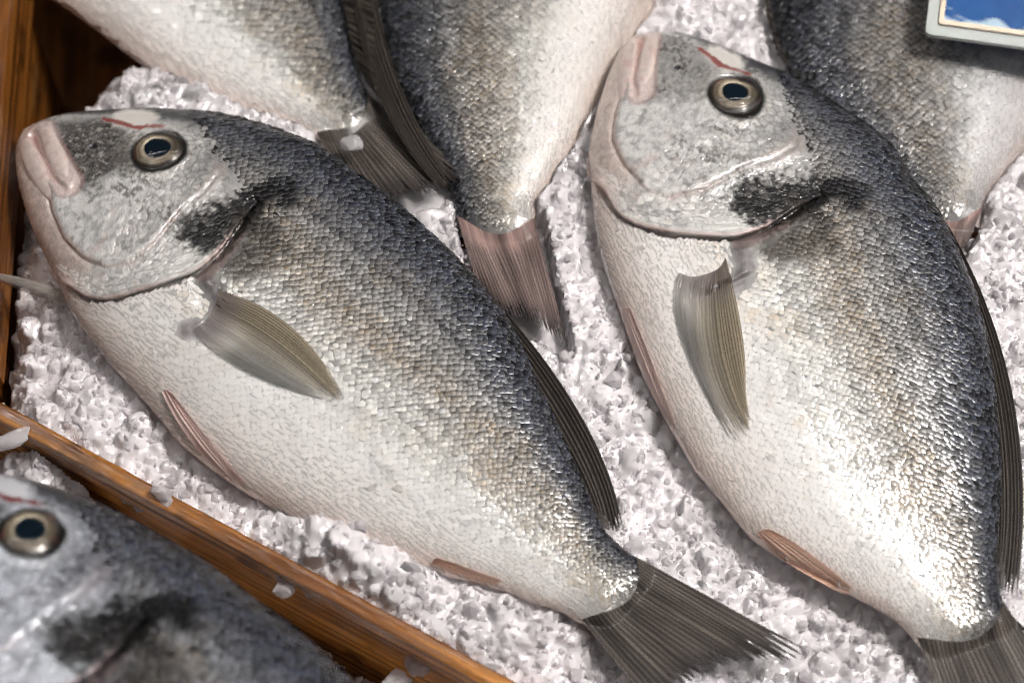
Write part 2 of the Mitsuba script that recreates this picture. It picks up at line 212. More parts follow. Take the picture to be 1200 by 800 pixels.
class Bream:
    def __init__(s, geo, warp=None):
        s.g = geo; s.L = geo['L']; s.T = geo['T']; s.mirror = geo['mirror']; s.seed = int(abs(geo['o'][0]) * 1e4) % 50
        a = math.radians(geo['ang']); s.ex = np.array([math.cos(a), math.sin(a)]); s.ey = np.array([-s.ex[1], s.ex[0]]) * (-1 if s.mirror else 1)
        q = math.radians(geo.get('roll', 0)); s.cr, s.sr = math.cos(q), math.sin(q)
        s.o = np.array(geo['o']); D, V = np.array(geo['D']), np.array(geo['V'])
        s.r = np.linspace(0, math.sqrt(s.L), 600)
        s.d = PchipInterpolator(np.sqrt(D[:, 0]), D[:, 1])(s.r); s.v = PchipInterpolator(np.sqrt(V[:, 0]), V[:, 1])(s.r)
        w = np.array(warp if warp else [[0, 0], [1, 1]], float)      # canonical share of the length -> this fish's
        s.to_fish = PchipInterpolator(w[:, 0], w[:, 1]) if len(w) > 2 else (lambda q: q)
        q = np.linspace(0, 1, 400); s.wq, s.wf = q, s.to_fish(q)
    def dv(s, x):
        r = np.sqrt(np.clip(x, 0, s.L)); return np.interp(r, s.r, s.d), np.interp(r, s.r, s.v)
    def eta(s, x, y):
        d, v = s.dv(x); return (y - (d + v) / 2) / np.maximum((d - v) / 2, 1e-6)
    def thick(s, x): return s.T * THICK(np.clip(np.asarray(x) / s.L, 0, 1))
    def base_h(s, x, y):
        e = np.clip(np.abs(s.eta(x, y)), 0, 1); return s.thick(x) * np.maximum(1 - e * e, 0) ** .45
    def canon(s, x, y):
        e = s.eta(x, y); xi = np.interp(np.clip(x / s.L, 0, 1), s.wf, s.wq); X = xi * B0.L; d, v = B0.dv(X); return X, (d + v) / 2 + e * (d - v) / 2
    def place(s, X, Y):
        """canonical point (the first fish's frame) -> this fish's own"""
        e = B0.eta(X, Y); x = s.to_fish(np.clip(np.asarray(X, float) / B0.L, 0, 1)) * s.L; d, v = s.dv(x); return x, (d + v) / 2 + e * (d - v) / 2
    def h(s, x, y): return s.base_h(x, y) + s.relief(x, y)
    def relief(s, x, y):
        X, Y = s.canon(x, y); e = np.abs(s.eta(x, y)); F = FEAT; z = np.zeros(np.shape(X))
        head = X < 11
        if not np.any(head): return z
        X, Y, e_ = X[head], Y[head], e[head]; q = np.zeros(len(X))
        r = np.hypot(X - F['eye'][0, 0], Y - F['eye'][0, 1]) / .9
        q += .09 * gauss(r - 1.12, .2) - .26 * sstep(1.0, .7, r)
        d, t, _ = polyline(X, Y, F['upper_lip']); q += .04 * gauss(d, .36)
        d, t, _ = polyline(X, Y, F['mouth']); q -= (.12 + .25 * sstep(.45, .0, t)) * gauss(d, .08 + .07 * sstep(.5, 0, t)) * sstep(1, .8, t)
        d, t, sd = polyline(X, Y, F['jaw_line']); q += np.where(sd < 0, .02, .10) * gauss(d, .6) - .055 * gauss(d, .11) * (1 - .6 * t)
        d, t, sd = polyline(X, Y, F['preop']); q += (.05 * gauss(d - .12, .18) - .03 * gauss(d, .08)) * sstep(.95, .75, t)
        d, t, sd = polyline(X, Y, F['gill']); q -= .20 * gauss(d, .16) * sstep(0, .12, t)
        d, t, _ = polyline(X, Y, F['pec_base']); q += .13 * gauss(d, .28)
        d, t, _ = polyline(X, Y, F['nostril']); q -= .16 * gauss(d, .09)
        cl, cr = cell_field(X, Y); q += .022 * (cl - 1 + .3 * cr) * cell_where(X, Y)
        q += .05 * (nz(X * 1.1, Y * 1.1, s=3) - .5) + .022 * (nz(X * 5, Y * 5, s=5) - .5)
        q -= .05 * gauss(np.abs(Y - .2 * X), 9) * 0
        z[head] = q * sstep(1.0, .86, e_)
        return z
    def world(s, x, y, z):
        x, y, z = np.broadcast_arrays(x, y, z); y, z = y * s.cr + z * s.sr, -y * s.sr + z * s.cr
        return np.stack([s.o[0] + (s.ex[0] * x + s.ey[0] * y) * cm, s.o[1] + (s.ex[1] * x + s.ey[1] * y) * cm, s.o[2] + z * cm], -1)
    def inv(s, X, Y):
        dx, dy = (X - s.o[0]) / cm, (Y - s.o[1]) / cm; return dx * s.ex[0] + dy * s.ex[1], dx * s.ey[0] + dy * s.ey[1]
    def frame(s, x, y, e=.06):
        """tangent along the body, tangent towards the back, outward normal (own frame)"""
        h0, hx, hy = s.h(x, y), s.base_h(x + e, y), s.base_h(x, y + e); b = s.base_h(x, y)
        tx = np.stack([np.full_like(b, e), np.zeros_like(b), hx - b], -1); ty = np.stack([np.zeros_like(b), np.full_like(b, e), hy - b], -1)
        n = np.cross(tx, ty); n /= np.linalg.norm(n, axis=-1, keepdims=True)
        tx /= np.linalg.norm(tx, axis=-1, keepdims=True); ty = np.cross(n, tx); return np.stack([x, y, h0], -1), tx, ty, n
    def faces(s, f): return f[:, ::-1] if s.mirror else f

# ------------------------------------------------------------------ the colour of a bream's skin (pigments and some painted highlights, in its own frame)
def body_colour(xi, eta, n1):
    """pigment from back (eta 1) to belly (eta -1)"""
    e = eta + .10 * (n1 - .5)
    stops = [-1.01, -.82, -.55, -.22, .08, .40, .62, .77, .92, 1.01]
    cols = np.array([[.72, .60, .54], [.73, .69, .665], [.70, .69, .68], [.72, .715, .685], [.60, .575, .54], [.38, .37, .365], [.15, .155, .175], [.05, .055, .072], [.018, .02, .026], [.012, .013, .016]])
    return np.stack([np.interp(e, stops, cols[:, k]) for k in range(3)], -1)

def cells():
    X, Y = np.meshgrid(np.arange(1, 10.5, .27), np.arange(-6, 6, .25)); X = X + .135 * (np.arange(X.shape[0]) % 2)[:, None]
    p = np.stack([X.ravel(), Y.ravel()], 1); return cKDTree(p + np.random.default_rng(4).normal(0, .055, p.shape))
CELL = cells()
def cell_field(X, Y):
    """the small flat scales of cheek and gill cover: 0 in the seams, 1 inside; and a random number per scale"""
    wx, wy = .10 * (nz(X * 1.5, Y * 1.5, s=61) - .5), .10 * (nz(X * 1.5, Y * 1.5, s=62) - .5)
    d, i = CELL.query(np.stack([np.ravel(X + wx), np.ravel(Y + wy)], 1), k=2); d, i = d.reshape(np.shape(X) + (2,)), i.reshape(np.shape(X) + (2,))
    return sstep(.0, .075, d[..., 1] - d[..., 0]), np.abs(np.sin(i[..., 0] * 12.9898) * 43758.5) % 1
def cell_where(X, Y):
    dj, tj, sj = polyline(X, Y, FEAT['jaw_line']); ey = FEAT['eye'][0]
    back = sstep(-.3, 1.0, X - ey[0] + .25 * (Y - ey[1])); G = polygon(X, Y, np.vstack([FEAT['gill'], FEAT['gill_front'][::-1]]), soft=.25)
    dp, tp, _ = polyline(X, Y, FEAT['preop'])
    return np.clip(np.maximum(.7 * back * np.where(sj > 0, 1, .0), G), 0, 1) * sstep(.1, .35, dj + G) * sstep(.05, .25, dp)

def head_colour(s, x, y):
    X, Y = s.canon(x, y); e = s.eta(x, y); F = FEAT; xi = X / B0.L
    sd_ = s.seed; n1, n2, n3 = nz(X * 1.3, Y * 1.3, s=1 + sd_), nz(X * 6, Y * 6, s=2 + sd_), nz(X * 13, Y * 13, s=4 + sd_)
    c = body_colour(xi, e, n1)
    hd = sstep(9.2, 7.6, X + .12 * Y)
    cheek = np.array([.67, .662, .655]) * (.45 + .92 * n2)[..., None]
    c = mixc(c, cheek, hd * sstep(.86, .62, e) * .9)
    c = mixc(c, [.13, .12, .11], hd * sstep(.50, .62, nz(X * 8.5, Y * 10, s=15 + sd_)) * sstep(-.95, -.2, e) * (.22 + .6 * sstep(.42, .65, n1))); c = mixc(c, [.07, .07, .075], hd * sstep(.70, .88, e + .2 * (n2 - .5)) * .85)
    c = mixc(c, [.76, .74, .72], hd * sstep(-.1, -.55, e) * sstep(.35, .6, n2) * .7)
    c = mixc(c, np.array([.045, .045, .05]) * (.6 + n3)[..., None], sstep(.52, .74, e + .2 * (n2 - .5)) * sstep(10.5, 9.0, X) * .9)
    cl, cr = cell_field(X, Y); cw_ = cell_where(X, Y) * hd
    c = c * (1 + cw_ * (.5 * (cr - .42)))[..., None]; c = mixc(c, [.72, .68, .64], cw_ * sstep(.6, .8, cr) * sstep(.8, .3, e) * .4)
    c = mixc(c, [.09, .085, .085], cw_ * (1 - cl) * (.35 + .45 * sstep(-.6, .4, e)))
    nape = sstep(.0, .5, e + .3 * (n2 - .5)) * sstep(.6, 2.1, X - F['eye'][0, 0]) * hd; c = mixc(c, np.array([.15, .15, .155]) * (.4 + 1.2 * cr)[..., None], nape * .85)
    red = hd * sstep(.55, .8, nz(X * 2.1, Y * 2.1, s=9)) * .28
    c = mixc(c, [.60, .42, .37], red * sstep(-.1, -.6, e))
    inside = polygon(X + .5 * (n2 - .5), Y + .5 * (n1 - .5), F['snout'], soft=.38)                            # dark mottled snout
    c = mixc(c, np.array([.085, .075, .07]) * (.1 + 4.5 * np.clip(n3 - .3, 0, 1) ** 1.3)[..., None], inside * .9 * s.g.get('snout', 1.0))
    c = mixc(c, [.55, .52, .48], inside * sstep(.62, .75, nz(X * 9, Y * 9, s=90 + sd_)) * .6)  # white specks painted in as wet glints on the snout
    d, t, sd = polyline(X, Y, F['jaw_line'])                      # pale pink lower jaw and throat, below the cheek groove
    low = np.where(sd < 0, 1.0, sstep(.18, 0, d)) * sstep(7.4, 5.6, X) * sstep(.75, .45, t) * hd
    c = mixc(c, np.array([.74, .60, .54]) * (.85 + .3 * n2)[..., None], low * .75)
    c = mixc(c, [.44, .31, .27], gauss(d, .08) * hd * (.1 + .5 * n1))
    d, t, _ = polyline(X, Y, F['upper_lip']); c = mixc(c, np.array([.72, .60, .57]) * (.8 + .4 * n2)[..., None], sstep(.55, .38, d)); c = mixc(c, [.42, .24, .22], gauss(d - .52, .07) * (.2 + .6 * n2))
    d, t, _ = polyline(X, Y, F['mouth']); c = mixc(c, [.42, .24, .21], gauss(d, .09) * (.35 + .4 * sstep(.5, 0, t)))
    d, t, _ = polyline(X, Y, F['preop']); c = mixc(c, [.66, .56, .52], gauss(d - .1, .17) * sstep(.45, .7, t) * sstep(1.0, .85, t) * .35)
    d, t, sd = polyline(X, Y, F['gill'])
    c = mixc(c, [.40, .22, .18], gauss(d, .10) * sstep(.03, .2, t) * (.1 + .4 * n1))
    d, t, _ = polyline(X, Y, F['membrane']); c = mixc(c, [.62, .45, .42], sstep(.34, .2, d) * .8)
    d, t, _ = polyline(X, Y, F['blotch']); c = mixc(c, [.008, .008, .010], sstep(1.0, .45, d + 1.2 * (n2 - .5)) * .99)
    d, t, _ = polyline(X, Y, F['dark_op']); dk = sstep(.85, .2, d + 1.0 * (n3 - .5)); c = mixc(c, np.array([.10, .095, .09])[None] * (.12 + 1.6 * cr ** 3)[..., None] if c.ndim == 2 else np.array([.085, .08, .075]) * (.08 + 1.5 * cr ** 3)[..., None], dk * .92); c = mixc(c, [.01, .01, .012], dk * (1 - cl) * .95)
    d, t, _ = polyline(X, Y, F['shoulder']); c = mixc(c, [.07, .06, .05], sstep(.75, .2, d + .8 * (n3 - .5)) * .75)
    n4 = nz(X * 20, Y * 24, s=70 + sd_); c = c * np.exp(hd * .55 * (n4 - .5))[..., None]; c = mixc(c, [.05, .05, .05], hd * sstep(.70, .80, n4) * sstep(.50, .62, n2) * sstep(-.95, -.3, e) * .6)
    r = np.hypot(X - F['eye'][0, 0], Y - F['eye'][0, 1]) / .92
    c = mixc(c, [.60, .55, .48], gauss(r - 1.25, .2) * .15)
    c = mixc(c, [.012, .011, .010], sstep(1.16, .98, r - .2 * (n1 - .5) - .14 * (X - F['eye'][0, 0]) / (r + .2)))
    d, t, _ = polyline(X, Y, F['pale']); c = mixc(c, [.80, .76, .72], sstep(.75, .35, d + .3 * (n2 - .5)) * .95)  # pale brow marking and the forehead highlight, painted together
    d, t, _ = polyline(X, Y, F['red']); c = mixc(c, [.27, .04, .03], sstep(.16, .05, d + .22 * (n2 - .5)) * .9)
    d, t, _ = polyline(X, Y, F['nostril']); c = mixc(c, [.02, .02, .025], sstep(.17, .08, d))
    d, t, _ = polyline(X, Y, F['pec_base']); c = mixc(c, np.array([.34, .29, .31]) * (.4 + 1.2 * n3)[..., None], sstep(.40, .08, d + .3 * (n2 - .5)) * .8)
    return np.clip(np.maximum(c, 0) ** s.g.get('gam', 1.0) * np.array(s.g.get('tint', (1, 1, 1))), .004, .9)


def polygon(x, y, pts, soft=.15):
    pts = np.asarray(pts); n = len(pts); ins = np.zeros(np.shape(x), bool)
    for k in range(n):
        a, b = pts[k], pts[(k + 1) % n]
        cr = ((a[1] > y) != (b[1] > y)) & (x < (b[0] - a[0]) * (y - a[1]) / (b[1] - a[1] + 1e-12) + a[0]); ins ^= cr
    d, _, _ = polyline(x, y, np.vstack([pts, pts[:1]])); return sstep(-soft, soft, np.where(ins, d, -d))

# ------------------------------------------------------------------ one bream with its parts
def bream(key, f, grid, rough_scales, label, eye=True, head=True, xcut=None, span=None):
    labels[key] = dict(label=label, category='fish', group='sea breams on ice')
    nu, nv = grid
    u = np.linspace(0, 1, nu); x = (f.L - (0 if f in HEROES else .3)) * (.72 * u * u + .28 * u)
    if xcut is not None: x = x[x >= xcut]
    nu = len(x)
    # body: upper flank fine, under side coarse
    au = np.linspace(0, math.pi, nv); al = np.linspace(math.pi, 2 * math.pi, 26)[1:-1]; a = np.concatenate([au, al]); m = len(a)
    Xg, Ag = np.meshgrid(x, a, indexing='ij'); d, v = f.dv(Xg); yc, W = (d + v) / 2, (d - v) / 2
    Y = yc + W * np.cos(Ag); sn = np.sin(Ag); Z = f.thick(Xg) * np.where(sn > 0, 1, -.8) * np.abs(sn) ** .9
    up = Ag <= math.pi
    rel = np.zeros_like(Z)
    if head: rel[:, :nv] = f.relief(Xg[:, :nv], Y[:, :nv])
    Z = Z + rel
    c = np.zeros(Xg.shape + (3,))
    c[:, :nv] = head_colour(f, Xg[:, :nv], Y[:, :nv])
    sc_ = sstep(8.0, 9.5, f.canon(Xg[:, :nv], Y[:, :nv])[0]) * sstep(-.75, -.2, f.eta(Xg[:, :nv], Y[:, :nv])); c[:, :nv] *= (1 - .65 * sc_)[..., None]  # skin under the scales darkened, painting the shadowed gaps between them
    c[:, nv:] = body_colour(Xg[:, nv:] / f.L, f.eta(Xg[:, nv:], Y[:, nv:]), .5)
    P = f.world(Xg, Y, Z).reshape(-1, 3)
    F = f.faces(tri(grid_faces(nu, m, wrap=True)))
    scene[key + '__body'] = mikit.ply((P, F), 'skin', smooth=True, color=c.reshape(-1, 3))
    if head:
        gill_cover(key, f)
    if eye: eye_parts(key, f); lips(key, f)
    scales(key, f, rough_scales, *(span or (0, 99.)))
    fins(key, f)

def gill_cover(key, f):
    n, m = 150, 60
    A = resample(FEAT['gill_front'], n); Bq = resample(FEAT['gill'], n); s_ = np.linspace(0, 1, m)[None, :, None]
    t = np.linspace(0, 1, n)[:, None]
    Q = A[:, None] * (1 - s_) + Bq[:, None] * s_
    nr = nz(t * 6 + s_[..., 0] * 0, t * 0 + 2.0, s=7) - .5
    Q[:, :, 0] += .10 * nr * s_[0, :, 0] ** 2
    X, Y = Q[..., 0], Q[..., 1]; x, y = f.place(X, Y)
    s = s_[..., 0]; ends = sstep(0, .10, t) * sstep(1.0, .86, t)
    # under the cover the slit is left out of the height, over it the shell rises towards its free edge
    hb = f.base_h(x, y) + .03 * (nz(X * 5, Y * 5, s=5) - .5)
    dj, _, sd = polyline(X, Y, FEAT['jaw_line']); hb = hb + (np.where(sd < 0, .02, .10) * gauss(dj, .6) - .055 * gauss(dj, .11)) * sstep(.3, .0, s) + .0 * s
    off = -.06 * sstep(.12, .0, s) + (.02 + .15 * s ** 1.3) * ends - .05 * (1 - ends)
    cl, cr = cell_field(X, Y); z = hb + off + .022 * (cl - 1 + .3 * cr) * cell_where(X, Y) * sstep(0, .15, s)
    # rolled free edge
    ex, ey, ez = [x], [y], [z]
    dirx, diry = x[:, -1:] - x[:, -3:-2], y[:, -1:] - y[:, -3:-2]; ll = np.hypot(dirx, diry) + 1e-9; dirx, diry = dirx / ll, diry / ll
    for (o, dz) in ((.03, -.02), (.045, -.06), (.03, -.12), (-.03, -.17), (-.12, -.2)):
        ex.append(x[:, -1:] + dirx * o); ey.append(y[:, -1:] + diry * o); ez.append(z[:, -1:] + dz)
    x, y, z = (np.concatenate(q, 1) for q in (ex, ey, ez))
    c = head_colour(f, x, y)
    tt = np.broadcast_to(t, x.shape); k = np.concatenate([np.broadcast_to(s, (n, m)), np.ones((n, 5))], 1)
    c = mixc(c, [.50, .26, .20], sstep(.93, 1.0, k) * sstep(.02, .12, tt) * sstep(.62, .4, tt) * (.05 + .45 * nz(tt * 14, tt * 0 + f.seed, s=77)))
    F = tri(grid_faces(n, x.shape[1])); F = F if f.mirror else F
    P = f.world(x, y, z).reshape(-1, 3)
    nrm = np.cross(P[F[:, 1]] - P[F[:, 0]], P[F[:, 2]] - P[F[:, 0]])[:, 2].mean()
    if nrm < 0: F = F[:, ::-1]
    scene[key + '__gill_cover'] = mikit.ply((P, F), 'skin', smooth=True, color=c.reshape(-1, 3))

def lips(key, f):
    """upper and lower lip: soft tapered rolls lying along the mouth"""
    for nm, pts, rad, sq in (('upper_lip', FEAT['lip_up'], (.16, .25, .31, .30, .10), .36), ('lower_lip', FEAT['lip_low'], (.13, .29, .30, .22, .07), .36)):
        n, m = 60, 22; P = resample(pts, n); x, y = f.place(P[:, 0], P[:, 1]); t = np.linspace(0, 1, n); r = np.interp(t, np.linspace(0, 1, 5), rad) * f.L / 27
        r = r * np.sqrt(np.clip(1 - np.clip((.10 - t) / .10, 0, 1) ** 2, .01, 1)) * np.sqrt(np.clip(1 - np.clip((t - .9) / .1, 0, 1) ** 2, .01, 1))
        d = np.gradient(np.stack([x, y], 1), axis=0); d /= np.linalg.norm(d, axis=1, keepdims=True); q = np.stack([-d[:, 1], d[:, 0]], 1)
        a = np.linspace(0, 2 * math.pi, m, endpoint=False); rr = r[:, None] * (1 + .10 * (nz(t[:, None] * 7 + 0 * a, np.cos(a)[None] * 1.2 + 0 * t[:, None], s=f.seed + 50) - .5))
        z0 = f.base_h(x, y); X = x[:, None] + q[:, :1] * rr * np.cos(a); Y = y[:, None] + q[:, 1:] * rr * np.cos(a); Z = z0[:, None] + .02 + rr * sq * np.sin(a)
        sl = np.stack([f.base_h(x + q[:, 0] * .15, y + q[:, 1] * .15), f.base_h(x - q[:, 0] * .15, y - q[:, 1] * .15)]); Z += ((sl[0] - sl[1]) / .30)[:, None].clip(-1.2, 1.2) * rr * np.cos(a)
        n1 = nz(X * 3, Y * 3, s=f.seed + 51); n2 = nz(X * 11, Y * 11, s=f.seed + 52); c = np.array([.74, .62, .575]) * (.75 + .35 * n1 + .25 * n2)[..., None]
        c = mixc(c, [.52, .33, .30], sstep(.55, .8, n1) * .5); c = mixc(c, [.45, .40, .39], sstep(.7, .85, n2) * .5)
        F = tri(grid_faces(n, m, wrap=True)); W_ = f.world(X, Y, Z).reshape(-1, 3); mesh = trimesh.Trimesh(W_, F, process=False)
        if mesh.volume < 0: F = F[:, ::-1]
        scene[f'{key}__{nm}'] = mikit.ply((W_, F), 'skin', smooth=True, color=np.clip(c, .01, .9).reshape(-1, 3))

def eye_parts(key, f):
    X, Y = FEAT['eye'][0]; x, y = (float(q) for q in f.place(X, Y)); h = float(f.base_h(np.array([x]), np.array([y]))[0])
    k = f.g.get('eye', .91)
    e = .5; n = np.array([-(f.base_h(np.array([x + e]), np.array([y]))[0] - f.base_h(np.array([x - e]), np.array([y]))[0]) / (2 * e), -(f.base_h(np.array([x]), np.array([y + e]))[0] - f.base_h(np.array([x]), np.array([y - e]))[0]) / (2 * e) * .5, 1.0]); n /= np.linalg.norm(n)
    tx = np.cross([0, 1, 0], n); tx /= np.linalg.norm(tx); ty = np.cross(n, tx)
    def put(rad, hh, seg=72, squash=1.0, twist=0.0):
        rad, hh = np.asarray(rad) * k, np.asarray(hh) * k; th = np.linspace(0, 2 * math.pi, seg, endpoint=False) + twist
        sq = 1 + .045 * np.cos(2 * th + .5 + .1 * f.seed) + .03 * np.cos(3 * th + f.seed) + .012 * np.cos(7 * th)
        R_, TH = np.meshgrid(rad, th, indexing='ij'); RR = R_ * sq[None]
        loc = np.stack([x + tx[0] * RR * np.cos(TH) + ty[0] * RR * np.sin(TH) * squash, y + tx[1] * RR * np.cos(TH) + ty[1] * RR * np.sin(TH) * squash,
                        h + tx[2] * RR * np.cos(TH) + ty[2] * RR * np.sin(TH) * squash], -1) + (n * 1.0)[None, None] * hh[:, None, None]
        P = f.world(loc[..., 0], loc[..., 1], loc[..., 2]).reshape(-1, 3); F = tri(grid_faces(len(rad), seg, wrap=True))
        nr = np.cross(P[F[:, 1]] - P[F[:, 0]], P[F[:, 2]] - P[F[:, 0]])[:, 2].mean()
        return P, (F if nr > 0 else F[:, ::-1]), R_ / k, TH
    r = np.linspace(.0005, 1.06, 46); hh = np.interp(r, [0, .36, .45, .6, .78, .84, .90, .98, 1.06], [.09, .09, .11, .13, .08, .04, .0, -.02, -.12])
    P, F, R_, TH = put(r, hh)
    w = nz(R_ * 5, np.cos(TH) * 2.2, np.sin(TH) * 2.2, s=8); st = nz(R_ * 1.5, np.cos(TH) * 9, np.sin(TH) * 9, s=12)
    iris = np.stack([np.interp(R_ + .08 * (w - .5), [0, .45, .52, .58, .66, .73, .80, .87, 1.1], q) for q in
        ([.03, .08, .70, .50, .27, .33, .12, .03, .012], [.03, .07, .60, .41, .225, .265, .085, .025, .010], [.025, .05, .47, .30, .155, .19, .06, .018, .008])], -1)
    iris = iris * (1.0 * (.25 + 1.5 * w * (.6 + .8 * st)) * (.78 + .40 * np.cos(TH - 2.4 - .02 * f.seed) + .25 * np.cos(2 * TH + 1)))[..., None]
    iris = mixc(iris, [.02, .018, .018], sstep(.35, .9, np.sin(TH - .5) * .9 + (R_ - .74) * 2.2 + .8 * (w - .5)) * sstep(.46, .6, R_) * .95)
    scene[key + '__eye'] = mikit.ply((P, F), 'iris', smooth=True, color=np.clip(iris, .005, .8).reshape(-1, 3))
    iris = mixc(iris, [.20, .05, .03], sstep(.55, .8, nz(np.cos(TH) * 2 + 3, np.sin(TH) * 2 + R_, s=f.seed + 5)) * sstep(.62, .8, R_) * .6)
    scene[key + '__eye'] = mikit.ply((P, F), 'iris', smooth=True, color=np.clip(iris, .005, .8).reshape(-1, 3))
    P, F, _, _ = put([.0005, .2, .41, .50, .52], [.15, .145, .13, .115, .07], squash=.86)
    scene[key + '__eye__pupil'] = mikit.ply((P, F), 'pupil', smooth=True)
    r = np.linspace(.0005, .90, 24); P, F, _, _ = put(r, .34 * np.sqrt(np.maximum(1 - (r / .93) ** 2, 0)) + .02)
    scene[key + '__eye__cornea'] = mikit.ply((P, F), 'cornea', smooth=True)

def scale_mesh(f, pos, tx, ty, n, ln, wd, lift, col, jit, nn=(5, 7), rimc=(.84, .83, .82), dark=.42, rim=.35):
    """many overlapping scales as one mesh: rounded, domed plates, sunk in front and free behind (towards the tail)"""
    K = len(pos); p = np.array([-.85, -.25, .2, .58, .85]) if nn[0] == 5 else np.array([-.85, -.1, .55, .85]); q = np.linspace(-1, 1, nn[1]); Pp, Qq = np.meshgrid(p, q, indexing='ij')
    sh = np.sqrt(np.maximum(1 - np.clip((Pp + .05) / .93, 0, 1) ** 2.4, 0)); bow = .10 * (1 - Qq ** 2) * (Pp > .3)
    U = Pp + bow; Vv = Qq * (.30 + .70 * sh)
    U = U - .16 * (Qq ** 2) * sstep(0, .8, Pp)
    dome = .24 * (1 - Qq ** 2) * sstep(-.9, .2, Pp) - .05 * sstep(.5, .85, Pp)
    z = -.42 + .52 * (Pp + .85) / 1.7
    jl, jw = jit
    tilt = rng.normal(0, .09, (K, 1, 1)) + .5 * (nz(pos[:, 0] * 1.6, pos[:, 1] * 1.6, s=44) - .5)[:, None, None]; rollq = rng.normal(0, .14, (K, 1, 1)); tw = rng.normal(0, .06, (K, 1, 1)); sz = 1 + rng.normal(0, .06, (K, 1, 1))
    ln, wd, lift = (np.asarray(t).reshape(-1, 1, 1) * np.ones((K, 1, 1)) for t in (ln, wd, lift))
    a = U[None] * ln * sz * np.cos(tw) - Vv[None] * wd * np.sin(tw); b = U[None] * ln * np.sin(tw) + Vv[None] * wd * sz * np.cos(tw)
    zz = (z[None] + dome[None] + tilt * Pp[None] + rollq * Qq[None] * .8) * lift
    V3 = pos[:, None, None] + tx[:, None, None] * a[..., None] + ty[:, None, None] * b[..., None] + n[:, None, None] * zz[..., None]
    c = col[:, None, None] * np.ones(V3.shape)
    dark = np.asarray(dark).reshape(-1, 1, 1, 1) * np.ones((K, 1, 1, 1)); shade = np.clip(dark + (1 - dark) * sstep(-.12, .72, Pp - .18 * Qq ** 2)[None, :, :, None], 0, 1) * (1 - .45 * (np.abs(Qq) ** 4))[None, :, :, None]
    c = c * shade  # overlap shade and base pigment both painted into each scale
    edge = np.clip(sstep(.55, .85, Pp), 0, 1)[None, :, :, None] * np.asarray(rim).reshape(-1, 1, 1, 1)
    c = c * (1 - edge) + np.maximum(np.array(rimc) * col.mean(-1)[:, None, None, None] ** .58, c) * edge  # free rim lightened, its reflection painted into the colour
    P = f.world(V3[..., 0], V3[..., 1], V3[..., 2]).reshape(-1, 3)
    g = tri(grid_faces(nn[0], nn[1])); F = (g[None] + (np.arange(K) * nn[0] * nn[1])[:, None, None]).reshape(-1, 3)
    return P, f.faces(F), np.clip(c, .004, .9).reshape(-1, 3)

